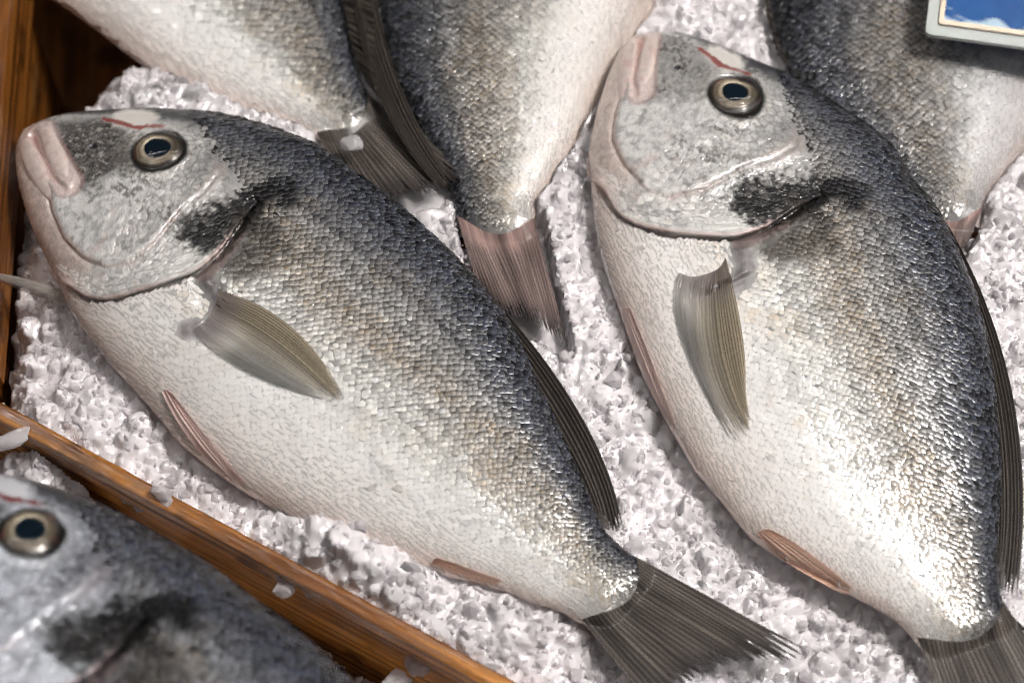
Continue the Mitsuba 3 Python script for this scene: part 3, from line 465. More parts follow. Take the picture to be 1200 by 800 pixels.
def scales(key, f, rough, x0, x1=99.):
    k = f.L / 27.0; Wm = 5.4 * k; pts = []
    x = max(1.6 * k, x0); col = 0
    while x < min(f.L - .12, x1):
        d, v = f.dv(x); W = float(d - v) / 2; yc = float(d + v) / 2; T = float(f.thick(x)); g = (W / Wm) ** .30 if W < Wm else 1.0
        a = np.linspace(0, math.pi, 300); yy = yc + W * np.cos(a); zz = T * np.sin(a) ** .9
        s = np.concatenate([[0], np.cumsum(np.hypot(np.diff(yy), np.diff(zz)))]); s -= s[150]
        ds = .290 * k * g; kk = np.arange(-50, 51) + .5 * (col % 2); sk = kk * ds; sk = sk[(sk > s[0] + .05) & (sk < s[-1] - .03)]
        pts.append(np.stack([np.full(len(sk), x), np.interp(sk, s, yy), np.full(len(sk), g)], 1))
        x += .120 * k * g; col += 1
    p = np.vstack(pts); p[:, :2] += rng.normal(0, .022 * k, (len(p), 2))
    xx, yy, gg = p.T; X, Y = f.canon(xx, yy)
    # where scales grow: behind the head's outline and gill
    lim = np.vstack([[FEAT['gill'][0] + [-.6, -1.6]], FEAT['gill'], FEAT['nape'][::-1][1:4], [FEAT['nape'][0] + [-.1, .6]]])
    yl, xl = lim[:, 1], lim[:, 0]; o = np.argsort(yl); edge = np.interp(Y, yl[o], xl[o])
    dg, tg, _ = polyline(X, Y, FEAT['gill']); dp, _, _ = polyline(X, Y, FEAT['pec_base']); db, _, _ = polyline(X, Y, FEAT['membrane'])
    ok = (X > edge - .25) & (dg > .16) & (dp > .34) & (db > .38) & (np.abs(f.eta(xx, yy)) < .985) & (xx < f.L - (.20 if f in HEROES else .46) - .75 * f.eta(xx, yy) ** 2 - .45 * rng.random(len(xx)) ** 2)
    xx, yy, gg, X, Y = xx[ok], yy[ok], gg[ok], X[ok], Y[ok]
    pos, tx, ty, n = f.frame(xx, yy); e = f.eta(xx, yy); xi = X / B0.L
    n1, n2 = nz(X * .5, Y * .9, s=21), nz(X * 1.7, Y * 1.7, s=22)
    c = body_colour(xi, e, nz(X * .8, Y * .8, s=1)) * np.exp(.08 + rng.normal(0, 1, len(xx)) * (.03 + .19 * sstep(-.55, .15, e)))[:, None]
    gold = sstep(.45, .7, n1) * sstep(-.75, -.35, e) * sstep(.75, .3, e) * sstep(.25, .4, xi)
    c = mixc(c, np.array([.50, .37, .22]) * (.6 + .8 * n2)[:, None], gold * (.16 + .45 * rng.random(len(xx)) ** 2))
    rows = .5 + .5 * np.sin(e * 38 + 1.3 * n2)                      # faint dark stripes along the rows
    c = c * (1 - .16 * rows * sstep(-.6, -.1, e))[:, None]
    d, t, _ = polyline(X, Y, FEAT['latline']); c = c * (1 - .35 * gauss(d, .10) * sstep(.2, .3, xi) * 1.4)[:, None]
    d, t, _ = polyline(X, Y, FEAT['blotch']); c = mixc(c, [.010, .010, .012], sstep(1.0, .35, d + 1.2 * (n2 - .5)) * .97)
    d, t, _ = polyline(X, Y, FEAT['shoulder']); c = mixc(c, [.06, .05, .04], sstep(1.0, .2, d + .9 * (n2 - .5)) * .8)
    bluish = sstep(.35, .75, e) * sstep(.4, .75, rng.random(len(xx))); c = mixc(c, [.20, .235, .34], bluish * .28)
    c = c * (1 - .55 * sstep(f.L - 2.4, f.L - .3, xx))[:, None]
    size = .235 * f.L / 27 * gg * (.6 + .4 * sstep(-.2, 1.3, X - edge[ok])) * (1 + .25 * rough * sstep(.2, .7, e))
    lift = size * (.045 + .465 * rough * sstep(-.6, .1, e)) * (.12 + .88 * sstep(-.1, 1.2, X - edge[ok])); c = np.clip(np.maximum(c, 0) ** f.g.get('gam', 1.0) * np.array(f.g.get('tint', (1, 1, 1))), .008, .85)
    back = (e + .12 * rng.normal(size=len(e))) > -.38
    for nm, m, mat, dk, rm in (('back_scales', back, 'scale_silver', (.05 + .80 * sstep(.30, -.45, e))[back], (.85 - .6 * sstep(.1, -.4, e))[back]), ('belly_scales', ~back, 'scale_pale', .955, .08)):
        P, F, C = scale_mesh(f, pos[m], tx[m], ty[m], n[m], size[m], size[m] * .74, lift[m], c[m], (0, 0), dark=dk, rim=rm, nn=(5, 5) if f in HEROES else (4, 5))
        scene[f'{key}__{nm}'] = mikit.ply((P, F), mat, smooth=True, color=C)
        labels[f'{key}__{nm}'] = dict(kind='stuff', label='dark silvery scales of the back and flank' if nm == 'back_scales' else 'pale scales of the belly')

# ------------------------------------------------------------------ fins: rays with membrane between them
def fin(key, f, base, tip, rays, mid=None, c_ray=(.3, .27, .24), c_mem=(.05, .045, .04), c_root=None, c_tip=None, mat='fin_dark', ridge=.035, jag=.12, zb=0., zt=0., over=None, arch=0., per=6, rows=26, wav=.03, seed=0, band=.0, cross=0., fade=0., skin=0.):
    r_ = np.random.default_rng(seed + 5); K = rays * per + 1; k = np.linspace(0, 1, K)
    Bc, Tc = resample(base, K), resample(tip, K)
    t = np.linspace(0, 1, rows)[None, :]; ph = k + .5 / rays * (meshkit.noise(np.stack([k * rays * .7, k * 0, k * 0 + seed], -1)) - .5) * 1.6 * np.sin(math.pi * k); ph = np.clip(ph, 0, 1) * rays; mem = .5 - .5 * np.cos(2 * math.pi * ph)      # 0 on a ray, 1 between two
    ext = 1 - jag * mem * np.interp(np.floor(np.clip(ph, 0, rays - 1e-6)), np.arange(rays), r_.random(rays) * 1.1 + .25) - .10 * jag * r_.random(K)
    tt = t * ext[:, None]
    if mid is not None:
        Mc = resample(mid, K); w0, w1, w2 = (1 - tt) * (1 - 2 * tt), 4 * tt * (1 - tt), tt * (2 * tt - 1)
        Q = Bc[:, None] * w0[..., None] + Mc[:, None] * w1[..., None] + Tc[:, None] * w2[..., None]
    else: Q = Bc[:, None] * (1 - tt)[..., None] + Tc[:, None] * tt[..., None]
    x, y = Q[..., 0], Q[..., 1]
    rp = ridge * (1 - mem)[:, None] ** 1.5 * (1 - .6 * tt) + wav * np.sin(k * 9 + seed)[:, None] * tt + .02 * (nz(k[:, None] * 14 + t * 0, t * 3 + k[:, None] * 0, s=seed) - .5)
    if over is not None: z = f.h(x, y) + over + rp + arch * (4 * tt * (1 - tt))
    else: z = zb + (zt - zb) * tt + rp + arch * np.sin(math.pi * k)[:, None] * tt
    if skin: z = np.maximum(z, (f.base_h(np.minimum(x, f.L - .02), y) + (.035 if f in HEROES else .17)) * sstep(f.L + 1.9, f.L + .22, x))
    c = np.array(c_mem)[None, None] * np.ones(x.shape + (3,))
    fl = nz(k[:, None] * 30 + 0 * t, t * 4 + 0 * k[:, None], s=seed + 3)
    ry = sstep(.55, .12, mem)[:, None] * np.ones_like(tt)
    c = mixc(c, c_ray, ry * (.55 + .6 * fl).clip(0, 1))
    if fade: c = mixc(c, [.93, .91, .87], fade * sstep(.25, .8, k)[:, None] * np.ones_like(tt))
    if c_root is not None: c = mixc(c, c_root, sstep(.26, .05, tt) * (.35 + .6 * fl))
    if c_tip is not None: c = mixc(c, c_tip, sstep(.62, .95, tt + .12 * (fl - .5)) * .9)
    if cross: c = c * (1 + cross * np.sin(tt * 120 + 8 * fl) * sstep(.25, .5, tt))[..., None]
    c = c * ((.7 + .6 * fl) * (1 - band + 2 * band * nz(k[:, None] * 9 + .3 * t, t * 1.2 + 0 * k[:, None], s=seed + 8)))[..., None]
    P = f.world(x, y, z).reshape(-1, 3); F = tri(grid_faces(K, rows))
    if np.cross(P[F[:, 1]] - P[F[:, 0]], P[F[:, 2]] - P[F[:, 0]])[:, 2].mean() < 0: F = F[:, ::-1]
    scene[key] = mikit.ply((P, F), mat, smooth=True, color=np.clip(c, .004, .95).reshape(-1, 3), uv=np.stack([np.broadcast_to(k[:, None], x.shape), np.broadcast_to(t, x.shape)], -1).reshape(-1, 2))

def fins(key, f):
    g = f.g; hero = f in HEROES
    if 'pec' in g:
        p = g['pec']
        fin(key + '__pectoral_fin', f, p['base'], p['tip'], 24, mid=p['mid'], mat='fin_thin', c_ray=(.17, .14, .10), c_mem=(.48, .42, .32), c_root=(.30, .25, .26), over=.04, arch=.07, band=.25, cross=.14, fade=1.0, ridge=.016, jag=.18, per=6, rows=40, wav=.015)
    if 'tail' in g:
        p = g['tail']; pink = f in (FISH[3], FISH[4]); b_ = resample(p['base'], 9); q_ = np.linspace(-1, 1, 9); xs = f.L - .25 - .75 * q_ ** 2; d_, v_ = f.dv(xs); b_ = np.stack([xs, np.where(q_ < 0, (d_ + v_) / 2 - q_ * (d_ - v_) / 2 * .97, (d_ + v_) / 2 - q_ * (d_ - v_) / 2 * .97)], 1); p = dict(base=b_, tip=p['tip'])
        fin(key + '__tail_fin', f, p['base'], p['tip'], 24, zb=.17, zt=g.get('tail_z', .1), c_ray=(.105, .09, .078) if not pink else (.20, .15, .14), c_mem=(.035, .03, .028) if not pink else (.10, .075, .07), c_root=(.30, .20, .18) if pink else None, c_tip=(.028, .024, .024), arch=.25, ridge=.022, jag=.2, per=6, rows=44, wav=.10, band=.85, skin=1, seed=f.seed)
    if 'dorsal' in g:
        p = g['dorsal']; fin(key + '__dorsal_fin', f, p['base'], p['tip'], 7 if 'mid' in p else 20, mid=p.get('mid'), zb=g.get('fin_z', .05), zt=g.get('fin_z', .05) * 1.6, c_ray=(.065, .055, .045), c_mem=(.012, .010, .010), ridge=.05, band=.5, jag=.08 if 'mid' in p else .30, per=8, rows=60 if 'mid' in p else 20, wav=.05)
    if 'pelvic' in g:
        p = g['pelvic']; fin(key + '__pelvic_fin', f, p['base'], p['tip'], 5, mid=p['mid'], over=.06, arch=.05, c_ray=(.68, .52, .46), c_mem=(.56, .40, .37), band=.25, ridge=.05, jag=.1, per=8, rows=24)
    if 'anal' in g:
        p = g['anal']; fin(key + '__anal_fin', f, p['base'], p['tip'], 6 if 'mid' in p else 11, mid=p.get('mid'), over=.06 if 'mid' in p else None, zb=.05, zt=-.05, c_ray=(.68, .47, .36), c_mem=(.50, .31, .24), band=.35, ridge=.05, jag=.12, per=8, rows=18)
    if 'far' in g:
        p = g['far']; fin(key + '__pectoral_fin_001', f, p['base'], p['tip'], 6, mid=p['mid'], mat='fin_thin', zb=p['z'][0], zt=p['z'][1], c_ray=(.62, .58, .54), c_mem=(.48, .45, .42), ridge=.04, jag=.05, per=8, rows=24)

W2 = [[0, 0], [.2, .2], [.27, .295], [.34, .385], [.6, .635], [1, 1]]
B0 = Bream(GEO['f1'])
FISH = [B0, Bream(GEO['f2'], W2), Bream(GEO['f3']), Bream(GEO['f4']), Bream(GEO['f5']), Bream(GEO['f6'])]
HEROES = FISH[:2]
FISH[5].g['gam'] = 1.28; FISH[5].g['tint'] = (.90, .97, 1.12); FISH[4].g['tint'] = (.66, .66, .68); FISH[3].g['tint'] = (.84, .83, .82); FISH[1].g['snout'] = .55
for k_ in (2, 3, 4): FISH[k_].g['fin_z'] = .6
for k, z_ in ((2, .75), (3, 1.0), (4, .3)): FISH[k].g['tail_z'] = z_
bream('sea_bream', FISH[0], (540, 250), 1.0, 'whole sea bream lying diagonally on ice, jaw by the side board, black forked tail showing')
bream('sea_bream_001', FISH[1], (520, 250), 1.0, 'whole sea bream on the right, head up, white belly and orange anal fin')
bream('sea_bream_002', FISH[2], (180, 90), 1.2, 'blurred sea bream at top left, headless in view, pale belly towards the side board', eye=False, head=False, span=(17, 99))
bream('sea_bream_003', FISH[3], (180, 90), 1.3, 'blurred sea bream at top centre, tail down with pink rooted, black tipped tail fin', eye=False, head=False, span=(12, 99))
bream('sea_bream_004', FISH[4], (180, 90), 1.3, 'blurred dark sea bream at top right, under the blue price card', eye=False, head=False, span=(12, 99))
bream('sea_bream_005', FISH[5], (360, 170), .8, 'blurred sea bream in the near left corner, in front of the wooden board', span=(0, 21))

# ------------------------------------------------------------------ setting: crushed ice, wooden boards
def at(px, py, z):
    """photo pixel (1200 x 800) -> the point at height z where it was measured"""
    hf = 0.17 / DIST; fw = -EYE / DIST; up = np.cross([1, 0, 0], fw)
    d = fw + (px - 600) / 600 * hf * np.array([1., 0, 0]) - (py - 400) / 600 * hf * up
    return EYE + d * (z - EYE[2]) / d[2]
def board(p0, p1, w, z0, z1, side, m=60, bevel=.0012):
    """a plank from p0 to p1 (top edge line), width w to the given side, from z0 to z1, worn edges"""
    p0, p1 = np.array(p0[:2]), np.array(p1[:2]); d = p1 - p0; L = np.linalg.norm(d); d /= L; q = np.array([-d[1], d[0]]) * side
    b = bevel; prof = np.array([[b, z1], [w - b, z1], [w - b * .3, z1 - b * .3], [w, z1 - b], [w, z0], [0, z0], [0, z1 - b], [b * .3, z1 - b * .3]])
    pr = []
    for k in range(len(prof)):
        a_, b_ = prof[k], prof[(k + 1) % len(prof)]; nseg = max(1, int(np.hypot(*(b_ - a_)) / .0025))
        pr += [a_ + (b_ - a_) * t / nseg for t in range(nseg)]
    pr = np.array(pr); n = int(L / .0025); s = np.linspace(0, L, n)
    wob = .0007 * (nz(s * 60, s * 0 + w * 100, s=41) - .5)
    P = np.zeros((n, len(pr), 3)); P[..., :2] = p0 + d * s[:, None, None] + q * pr[None, :, :1]; P[..., 2] = pr[None, :, 1]
    P[..., :2] += q * wob[:, None, None]
    dents = (nz(P[..., 0] * 150, P[..., 1] * 150, P[..., 2] * 150, s=43) - .5) * .0011; P[..., 2] += dents
    F = tri(grid_faces(n, len(pr), wrap=True)); caps = []
    P2 = P.reshape(-1, 3); c0 = len(P2); P2 = np.vstack([P2, P[0].mean(0), P[-1].mean(0)]); m_ = len(pr); i = np.arange(m_); j = (i + 1) % m_
    F = np.vstack([F, np.stack([j, i, np.full(m_, c0)], 1), np.stack([(n - 1) * m_ + i, (n - 1) * m_ + j, np.full(m_, c0 + 1)], 1)])
    t = trimesh.Trimesh(P2, F, process=False)
    if t.volume < 0: t.invert()
    return t, d
def wood(d, tint):
    dx, dy = float(d[0]), float(d[1])
    def fn(p, n, uv):
        a = p.x * dx + p.y * dy; b = -p.x * dy + p.y * dx
        g = mikit.fbm(a * 14, b * 330, p.z * 330, 4); g2 = mikit.fbm(a * 45, b * 900, p.z * 900, 3); st = mikit.fbm(a * 60, b * 60, p.z * 60, 4)
        c = mikit.mix([.13, .045, .010], [.46, .20, .055], mikit.smoothstep(.25, .75, g)); c = c * (.65 + .6 * g2)
        c = mikit.mix(c, mi.Color3f(.035, .014, .006), mikit.smoothstep(.55, .72, st) * .75)
        c = mikit.mix(c, mi.Color3f(.52, .33, .17), mikit.smoothstep(.60, .78, mikit.fbm(a * 30 + 9, b * 160, p.z * 160, 3)) * .45)
        return c * mi.Color3f(*tint)
    def bp(p, n, uv):
        a = p.x * dx + p.y * dy; b = -p.x * dy + p.y * dx
        return .0005 * mikit.fbm(a * 30, b * 500, p.z * 500, 4)
    return two(dict(type='bumpmap', arbitrary=mikit.proc(bp, 2e-4), scale=1.0, bsdf=dict(type='principled', base_color=mikit.proc(fn), roughness=.20, specular=.5, clearcoat=1.0, clearcoat_gloss=.97)))
ZB = .009                                                             # top of the front board
a0, a1 = at(-60, 437, ZB), at(760, 882, ZB)
t, d = board(a0, a1, .0058, ZB - .011, ZB, -1); scene['wood_front'] = wood(d, (1.15, 1.06, .68))
scene['wooden_tray__front_rim'] = mikit.ply(t, 'wood_front', smooth=35)
q = np.array([d[1], -d[0]])
t, d = board(a0[:2] + q * .0004, a1[:2] + q * .0004, .0034, -.075, ZB - .0108, -1); scene['wooden_tray__front_board'] = mikit.ply(t, 'wood_front', smooth=35)
ZS = .020
b0, b1 = at(18, -60, ZS), at(-22, 400, ZS)
t, d = board(b0, b1, .012, ZS - .030, ZS, -1); scene['wood_side_shaded'] = wood(d, (.55, .46, .33))  # same wood tinted darker, painting the shade of this side and corner
scene['wooden_tray__side_rim'] = mikit.ply(t, 'wood_side_shaded', smooth=35)
q = np.array([d[1], -d[0]])
t, d = board(b0[:2] + q * .003, b1[:2] + q * .003, .008, -.075, ZS - .0298, -1); scene['wooden_tray__side_board'] = mikit.ply(t, 'wood_side_shaded', smooth=35)
labels['wooden_tray'] = dict(label='wet orange brown wooden tray, its side board and front board framing the ice', category='tray')

fl = trimesh.creation.box((.62, .62, .008)); fl.apply_translation([.02, .05, -.081]); scene['wooden_tray__floor_board'] = mikit.ply(fl, 'wood_side_shaded')
# ice bed: a heap with rounded lumps, sunk under each fish
X0, X1, Y0, Y1, RES = -.215, .235, -.185, .25, .0008
gx, gy = np.arange(X0, X1, RES), np.arange(Y0, Y1, RES); GX, GY = np.meshgrid(gx, gy, indexing='ij')
fd = np.array(d[:2]); 
fa, fb = a0[:2], a1[:2]; fdir = (fb - fa) / np.linalg.norm(fb - fa); fn_ = np.array([-fdir[1], fdir[0]])
def front_side(x, y): return (x - fa[0]) * fn_[0] + (y - fa[1]) * fn_[1]          # >0 inside the tray
sdir = (b1[:2] - b0[:2]) / np.linalg.norm(b1[:2] - b0[:2]); sn_ = np.array([-sdir[1], sdir[0]])
def side_side(x, y): return (x - b0[0]) * sn_[0] + (y - b0[1]) * sn_[1]           # >0 inside the tray
def mound(x, y, px, py, z, r, h):
    c = at(px, py, z); return h * np.exp(-((x - c[0]) ** 2 + (y - c[1]) ** 2) / r ** 2)
COVER = [(365, 632, .014, .011), (420, 655, .016, .012), (330, 606, .012, .008), (470, 690, .018, .010), (800, 835, .02, .008), (600, 725, .018, .005)]
def ice_base(x, y):
    h = .001 + .013 * (meshkit.fbm(np.stack([x * 42, y * 42, x * 0], -1), 4, 2) - .5)
    for (px, py, r, hh) in COVER: h = h + mound(x, y, px, py, .012, r, hh)
    h = h + mound(x, y, 110, 470, .01, .02, .006) + mound(x, y, 130, 125, .01, .02, .004) + mound(x, y, 660, 420, .005, .03, .004)
    h = h - mound(x, y, 25, 15, .0, .029, .16) - .022 * np.exp(-np.maximum(side_side(x, y), 0) / .010) - mound(x, y, 830, 745, .0, .026, .005) - mound(x, y, 425, 60, .0, .02, .012) - mound(x, y, 490, 190, .0, .014, .008)
    near = np.exp(-np.maximum(front_side(x, y), 0) / .012); h = h * (1 - near) + near * np.minimum(h, ZB - .003) 
    out = front_side(x, y) < -.001
    lo = -.046 + .058 * sstep(.034, .066, -front_side(x, y)) + .046 * np.exp(-((x - at(45, 545, 0)[0]) ** 2 + (y - at(45, 545, 0)[1]) ** 2) / .022 ** 2)
    lo = lo + .006 * (meshkit.fbm(np.stack([x * 60, y * 60, x * 0 + 5], -1), 3, 2) - .5)
    return np.where(out, lo, h)
def fish_floor(x, y):
    """height of the lowest fish underside over each point (large where there is none), and the share of its half width"""
    low = np.full(np.shape(x), 9.0); inn = np.zeros(np.shape(x), bool)
    for f in FISH:
        lx, ly = f.inv(x, y)
        if f.sr: ly = ly / f.cr - f.sr * 0
        e = np.abs(f.eta(lx, ly)); m = (lx > 0) & (lx < f.L) & (e < 1)
        zl = f.o[2] + cm * (-.8 * f.thick(lx) * np.maximum(1 - e * e, 0) ** .45 - ly * f.sr * m)
        low = np.where(m, np.minimum(low, zl), low); inn |= m
    return low, inn
hb = ice_base(GX, GY)
# rounded lumps stamped into the height field
lump = np.full(GX.shape, -9.0)
for k in range(20000):
    r = float(np.clip(rng.lognormal(math.log(.0018), .45), .0009, .0050)); cx, cy = rng.uniform(X0, X1), rng.uniform(Y0, Y1)
    i, j = int((cx - X0) / RES), int((cy - Y0) / RES); w = int(r / RES) + 1
    i0, i1, j0, j1 = max(i - w, 0), min(i + w + 1, len(gx)), max(j - w, 0), min(j + w + 1, len(gy))
    if i1 <= i0 or j1 <= j0: continue
    dx, dy = GX[i0:i1, j0:j1] - cx, GY[i0:i1, j0:j1] - cy; th = rng.uniform(0, 3.14); el = rng.uniform(.65, 1)
    u_, v_ = (dx * math.cos(th) + dy * math.sin(th)) / r, (-dx * math.sin(th) + dy * math.cos(th)) / (r * el)
    q2 = (np.abs(u_) ** 2.6 + np.abs(v_) ** 2.6); z = hb[min(i, len(gx) - 1), min(j, len(gy) - 1)] + rng.uniform(-.5, .35) * r + r * .55 * np.sqrt(np.maximum(1 - q2, 0)) + r * (u_ * rng.normal(0, .25) + v_ * rng.normal(0, .25))
    z = np.where(q2 < 1, z, -9); l_ = lump[i0:i1, j0:j1]; h_ = np.clip(.5 + .5 * (z - l_) / .0009, 0, 1); lump[i0:i1, j0:j1] = np.where((z > -1) & (l_ > -1), z * h_ + l_ * (1 - h_) + .0009 * h_ * (1 - h_), np.maximum(l_, z))
hz = np.maximum(hb - .0004, lump) + .0012 * (meshkit.fbm(np.stack([GX * 420, GY * 420, GX * 0], -1), 2, 9) - .5)
low, inn = fish_floor(GX, GY)
cov = sum(mound(GX, GY, px, py, .012, r, 1.0) for (px, py, r, hh) in COVER)
for f in FISH:                                                        # and under the tail fins
    if 'tail' in f.g:
        lx, ly = f.inv(GX, GY); tp = np.vstack([np.array(f.g['tail']['base']) - [.8, 0], f.g['tail']['tip'][::-1]]); m = (lx > f.L - 1) & (lx < f.L + 9)
        k_ = np.zeros(GX.shape); k_[m] = polygon(lx[m], ly[m], tp, soft=.3); hz = np.where(k_ > .05, np.minimum(hz, f.o[2] + cm * (.02 + min(0, f.g.get('tail_z', .1)) - .25)), hz)
hz = np.where(inn & (cov < .35), np.minimum(hz, low - .0006), hz)
DEEP = inn & (cov < .2) & (low < -.002)
keep = (side_side(GX, GY) > .0) | (front_side(GX, GY) < 0)
band = (front_side(GX, GY) < .0002) & (front_side(GX, GY) > -.0062)
hz = np.where(band, np.where(front_side(GX, GY) > -.0028, ZB - .0035, -.05), hz); hz = np.where(~keep, -.07, hz)
P = np.stack([GX, GY, hz], -1).reshape(-1, 3); F = tri(grid_faces(len(gx), len(gy))); F = F[(P[F][:, :, 2].min(1) > -.045) & ~(DEEP.reshape(-1)[F].all(1))]
scene['crushed_ice__ice_bed'] = mikit.ply((P, F), 'ice_white', smooth=True)
labels['crushed_ice__ice_bed'] = dict(kind='stuff', label='packed white ice under the loose grains')
labels['crushed_ice'] = dict(label='heap of wet crushed ice that the fish lie on', category='ice', kind='stuff')

# loose grains over it
def pebble(sub, rough):
    m = trimesh.creation.icosphere(subdivisions=sub); v = m.vertices.copy(); o = rng.uniform(0, 99, 3)
    for _ in range(8):                                                 # blunt facets, like a broken and half melted cube
        nn = rng.normal(size=3); nn /= np.linalg.norm(nn); dd = rng.uniform(.5, .8); ov = np.maximum(v @ nn - dd, 0); v = v - ov[:, None] * nn * .97
    v = v * (1 + rough * (meshkit.fbm(v * 2.2 + o, 3) - .5) + .18 * (meshkit.noise(v * 7 + o) - .5))[:, None] * np.array([1, rng.uniform(.7, 1), rng.uniform(.6, .9)])
    return v, m.faces
def shard():
    n = int(rng.integers(11, 18)); v = rng.normal(size=(n, 3)); v /= np.linalg.norm(v, axis=1, keepdims=True); v *= rng.uniform(.8, 1.1, (n, 1)) * np.array([1, rng.uniform(.55, .95), rng.uniform(.4, .8)])
    m = trimesh.convex.convex_hull(v); return m.vertices, m.faces
PEB = [pebble(1, .30) for _ in range(24)]; SHARD = [shard() for _ in range(24)]
iz = lambda x, y: hz[np.clip(((x - X0) / RES).astype(int), 0, len(gx) - 1), np.clip(((y - Y0) / RES).astype(int), 0, len(gy) - 1)]
def grains(n, rmin, rmax, mat, key, seed, kinds=None):
    kinds = kinds or PEB; soft = kinds is PEB
    r_ = np.random.default_rng(seed); x, y = r_.uniform(-.195, .205, n), r_.uniform(-.165, .23, n); r = rmin + (rmax - rmin) * r_.random(n) ** 2
    low, inn = fish_floor(x, y); cv = sum(mound(x, y, px, py, .012, q, 1.0) for (px, py, q, hh) in COVER)
    ok = (~inn | (cv > .4)) & ((side_side(x, y) > r + .001) & ((front_side(x, y) > r * .5) | (front_side(x, y) < -.0062 - r)))
    for f in FISH:
        if 'tail' in f.g: lx, ly = f.inv(x, y); ok &= ~(polygon(lx, ly, np.vstack([np.array(f.g['tail']['base']) - [.8, 0], f.g['tail']['tip'][::-1]]), soft=.2) > .4) | (f.eta(np.full(n, f.L * .99), ly) < -2.6)
    for dx, dy in ((1, 0), (-1, 0), (0, 1), (0, -1)):
        l2, i2 = fish_floor(x + dx * r * .7, y + dy * r * .7); ok &= ~(i2 & (cv < .4))
    clump = meshkit.fbm(np.stack([x * 70, y * 70, x * 0 + seed], -1), 2); ok &= clump > .36
    x, y, r = x[ok], y[ok], r[ok]; z = iz(x, y) + r * r_.uniform(-.75, .2, len(r))
    V, Fs, at_ = [], [], 0
    for k in range(len(x)):
        v, fc = kinds[int(r_.integers(len(kinds)))]; a, b, c = r_.uniform(0, 6.28, 3); Rm = trimesh.transformations.euler_matrix(a, b, c)[:3, :3]
        V.append((v * r[k]) @ Rm.T + [x[k], y[k], z[k]]); Fs.append(fc + at_); at_ += len(v)
    scene[key] = mikit.ply((np.vstack(V), np.vstack(Fs)), mat, smooth=soft); return len(x)
grains(5500, .0006, .0024, 'ice_clear', 'crushed_ice__clear_grains', 3)
grains(3000, .0006, .0022, 'ice_cloudy', 'crushed_ice__cloudy_grains', 4)
grains(420, .0026, .0048, 'ice_clear', 'crushed_ice__clear_chips', 7, SHARD)
labels['crushed_ice__clear_chips'] = dict(kind='stuff', label='larger clear ice chips')
grains(34000, .0005, .0024, 'ice_clear', 'crushed_ice__clear_shards', 5, SHARD)
grains(16000, .0004, .0020, 'ice_cloudy', 'crushed_ice__cloudy_shards', 6, SHARD)
labels['crushed_ice__clear_shards'] = dict(kind='stuff', label='clear sharp ice splinters'); labels['crushed_ice__cloudy_shards'] = dict(kind='stuff', label='cloudy sharp ice splinters')
labels['crushed_ice__clear_grains'] = dict(kind='stuff', label='clear half melted ice grains'); labels['crushed_ice__cloudy_grains'] = dict(kind='stuff', label='cloudy white ice grains')

# single ice lumps lying on the boards
def lumps(key, px, py, z, r, parts, label, stretch=1.0, ang=0.0):
    c = at(px, py, z); ms = []
    for (dx, dy, dz, k) in parts:
        v, fc = pebble(3, .4); v = v * r * k * np.array([stretch, 1, 1]); ca, sa = math.cos(ang), math.sin(ang)
        v = np.stack([v[:, 0] * ca - v[:, 1] * sa, v[:, 0] * sa + v[:, 1] * ca, v[:, 2]], 1); ms.append(trimesh.Trimesh(v + c + np.array([dx, dy, dz]) * r, fc, process=False))
    scene[key] = mikit.ply(trimesh.util.concatenate(ms), 'ice_clear', smooth=True); labels[key] = dict(label=label, category='ice lump')
lumps('ice_lump', 190, 578, ZB + .001, .0042, [(0, 0, 0, 1), (.5, -.5, -.4, .7)], 'clear ice lump melting over the rim of the front board, above the near fish')
lumps('ice_lump_001', 10, 515, ZB + .000, .0042, [(0, 0, 0, 1)], 'smooth finger shaped ice lump at the left edge of the photo, below the board corner', 2.2, .35)
lumps('ice_lump_002', 345, 668, ZB - .004, .0060, [(0, 0, 0, 1), (.9, -.5, -.3, .8), (-.6, -.8, -.5, .6)], 'cluster of clear ice stuck to the front board just above the near fish')
lumps('ice_lump_003', 412, 170 , .010, .0040, [(0, 0, 0, 1)], 'single rounded ice lump between the backs of the diagonal and top centre fish')
lumps('ice_lump_004', 488, 776, -.012, .0048, [(0, 0, 0, 1), (-1.3, -1.4, 0, 1)], 'ice lump stuck low on the front board at the bottom of the photo')

lumps('ice_lump_005', 216, 604, -.004, .0030, [(0, 0, 0, 1), (.3, -1.0, -.6, .7)], 'small ice drop hanging on the front board face under the rim lump')
lumps('ice_lump_006', 152, 584, -.006, .0034, [(0, 0, 0, 1), (1.1, -.6, -.2, .7)], 'grey ice bits stuck to the front board behind the near eye')

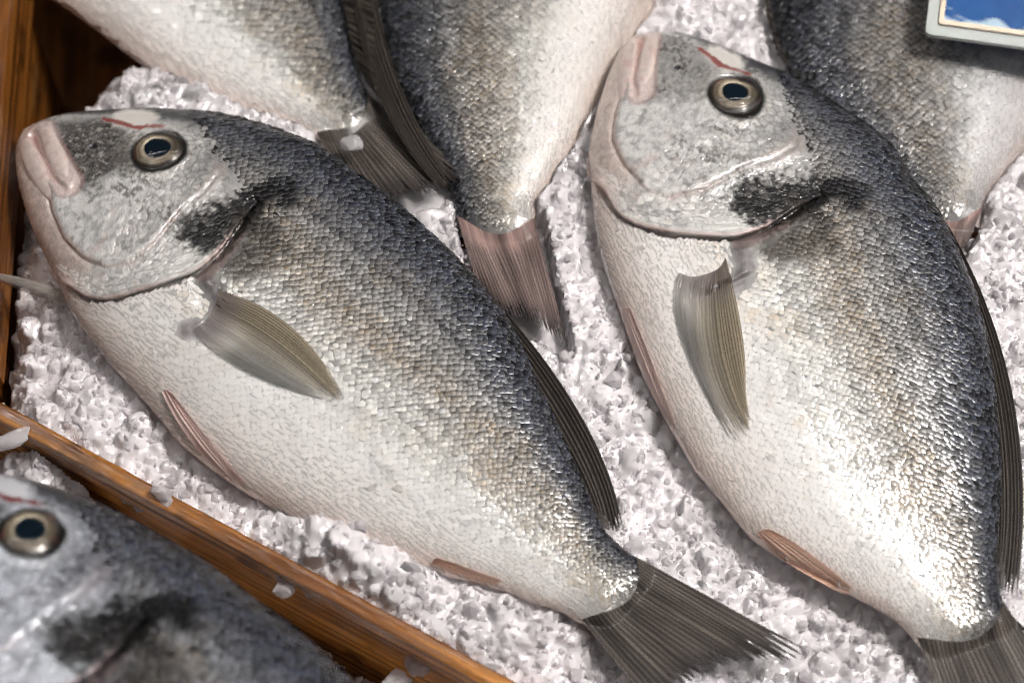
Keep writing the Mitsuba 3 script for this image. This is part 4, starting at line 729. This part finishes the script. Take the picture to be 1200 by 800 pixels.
# price card in a clear holder, top right
co = at(1083, 43, .0225); cx_ = at(1200, 59, .0225) - co; cx_ /= np.linalg.norm(cx_); cy_ = at(1090, 0, .0255) - co; cy_ -= cx_ * (cy_ @ cx_); cy_ /= np.linalg.norm(cy_); cn = np.cross(cx_, cy_)
M = np.eye(4); M[:3, 0], M[:3, 1], M[:3, 2], M[:3, 3] = cx_, cy_, cn, co
from shapely.geometry import box as sbox
def slab(poly, z0, z1):
    m = trimesh.creation.extrude_polygon(poly, z1 - z0, engine='earcut'); m.apply_translation([0, 0, z0]); m.apply_transform(M); return m
cw, ch = .098, .066
outer = sbox(.002, .002, cw - .002, ch - .002).buffer(.002); inner = sbox(.0048, .0048, cw - .0048, ch - .0048).buffer(.0008)
scene['plastic_clear'] = dict(type='principled', base_color=rgb(.56, .60, .58), roughness=.16, spec_trans=.15, eta=1.45)
scene['plastic_rim'] = two(dict(type='principled', base_color=rgb(.66, .55, .42), roughness=.3, specular=.5, clearcoat=.6))
iM = np.linalg.inv(M)
def card_fn(p, n, uv):
    x = (p.x * iM[0, 0] + p.y * iM[0, 1] + p.z * iM[0, 2] + iM[0, 3]) * 100; y = (p.x * iM[1, 0] + p.y * iM[1, 1] + p.z * iM[1, 2] + iM[1, 3]) * 100
    f = mikit.fbm(x * 1.3 + 4, y * 2.2, 1.0, 4); c = mikit.mix([.002, .03, .16], [.003, .09, .30], mikit.fbm(x * .8, y * .8 + 3, 2.0, 3))
    return mikit.mix(c, mi.Color3f(0.36, .48, .58), mikit.smoothstep(-.18, .12, 0.84 - y + (f - .5) * 1.0 - .10 * (x - 1)))
scene['card_print'] = two(dict(type='principled', base_color=mikit.proc(card_fn), roughness=.4, specular=.2))
scene['price_card__holder'] = mikit.ply(slab(outer.difference(inner.buffer(-.0012)), 0, .0022), 'plastic_clear', smooth=30)
scene['price_card__rim'] = mikit.ply(slab(inner.difference(inner.buffer(-.0017)), .0022, .0034), 'plastic_rim', smooth=30)
scene['price_card__card'] = mikit.ply(slab(inner.buffer(-.0011), .0006, .0014), 'card_print', smooth=30)
pin = trimesh.creation.cylinder(.0012, .075, sections=16); pin.apply_translation([cw * .5, ch - .004, -.034]); pin.apply_transform(M)
scene['price_card__pin'] = mikit.ply(pin, 'lamp_metal', smooth=40)
labels['price_card'] = dict(label='blue and white price card in a clear plastic holder at the top right', category='price tag')
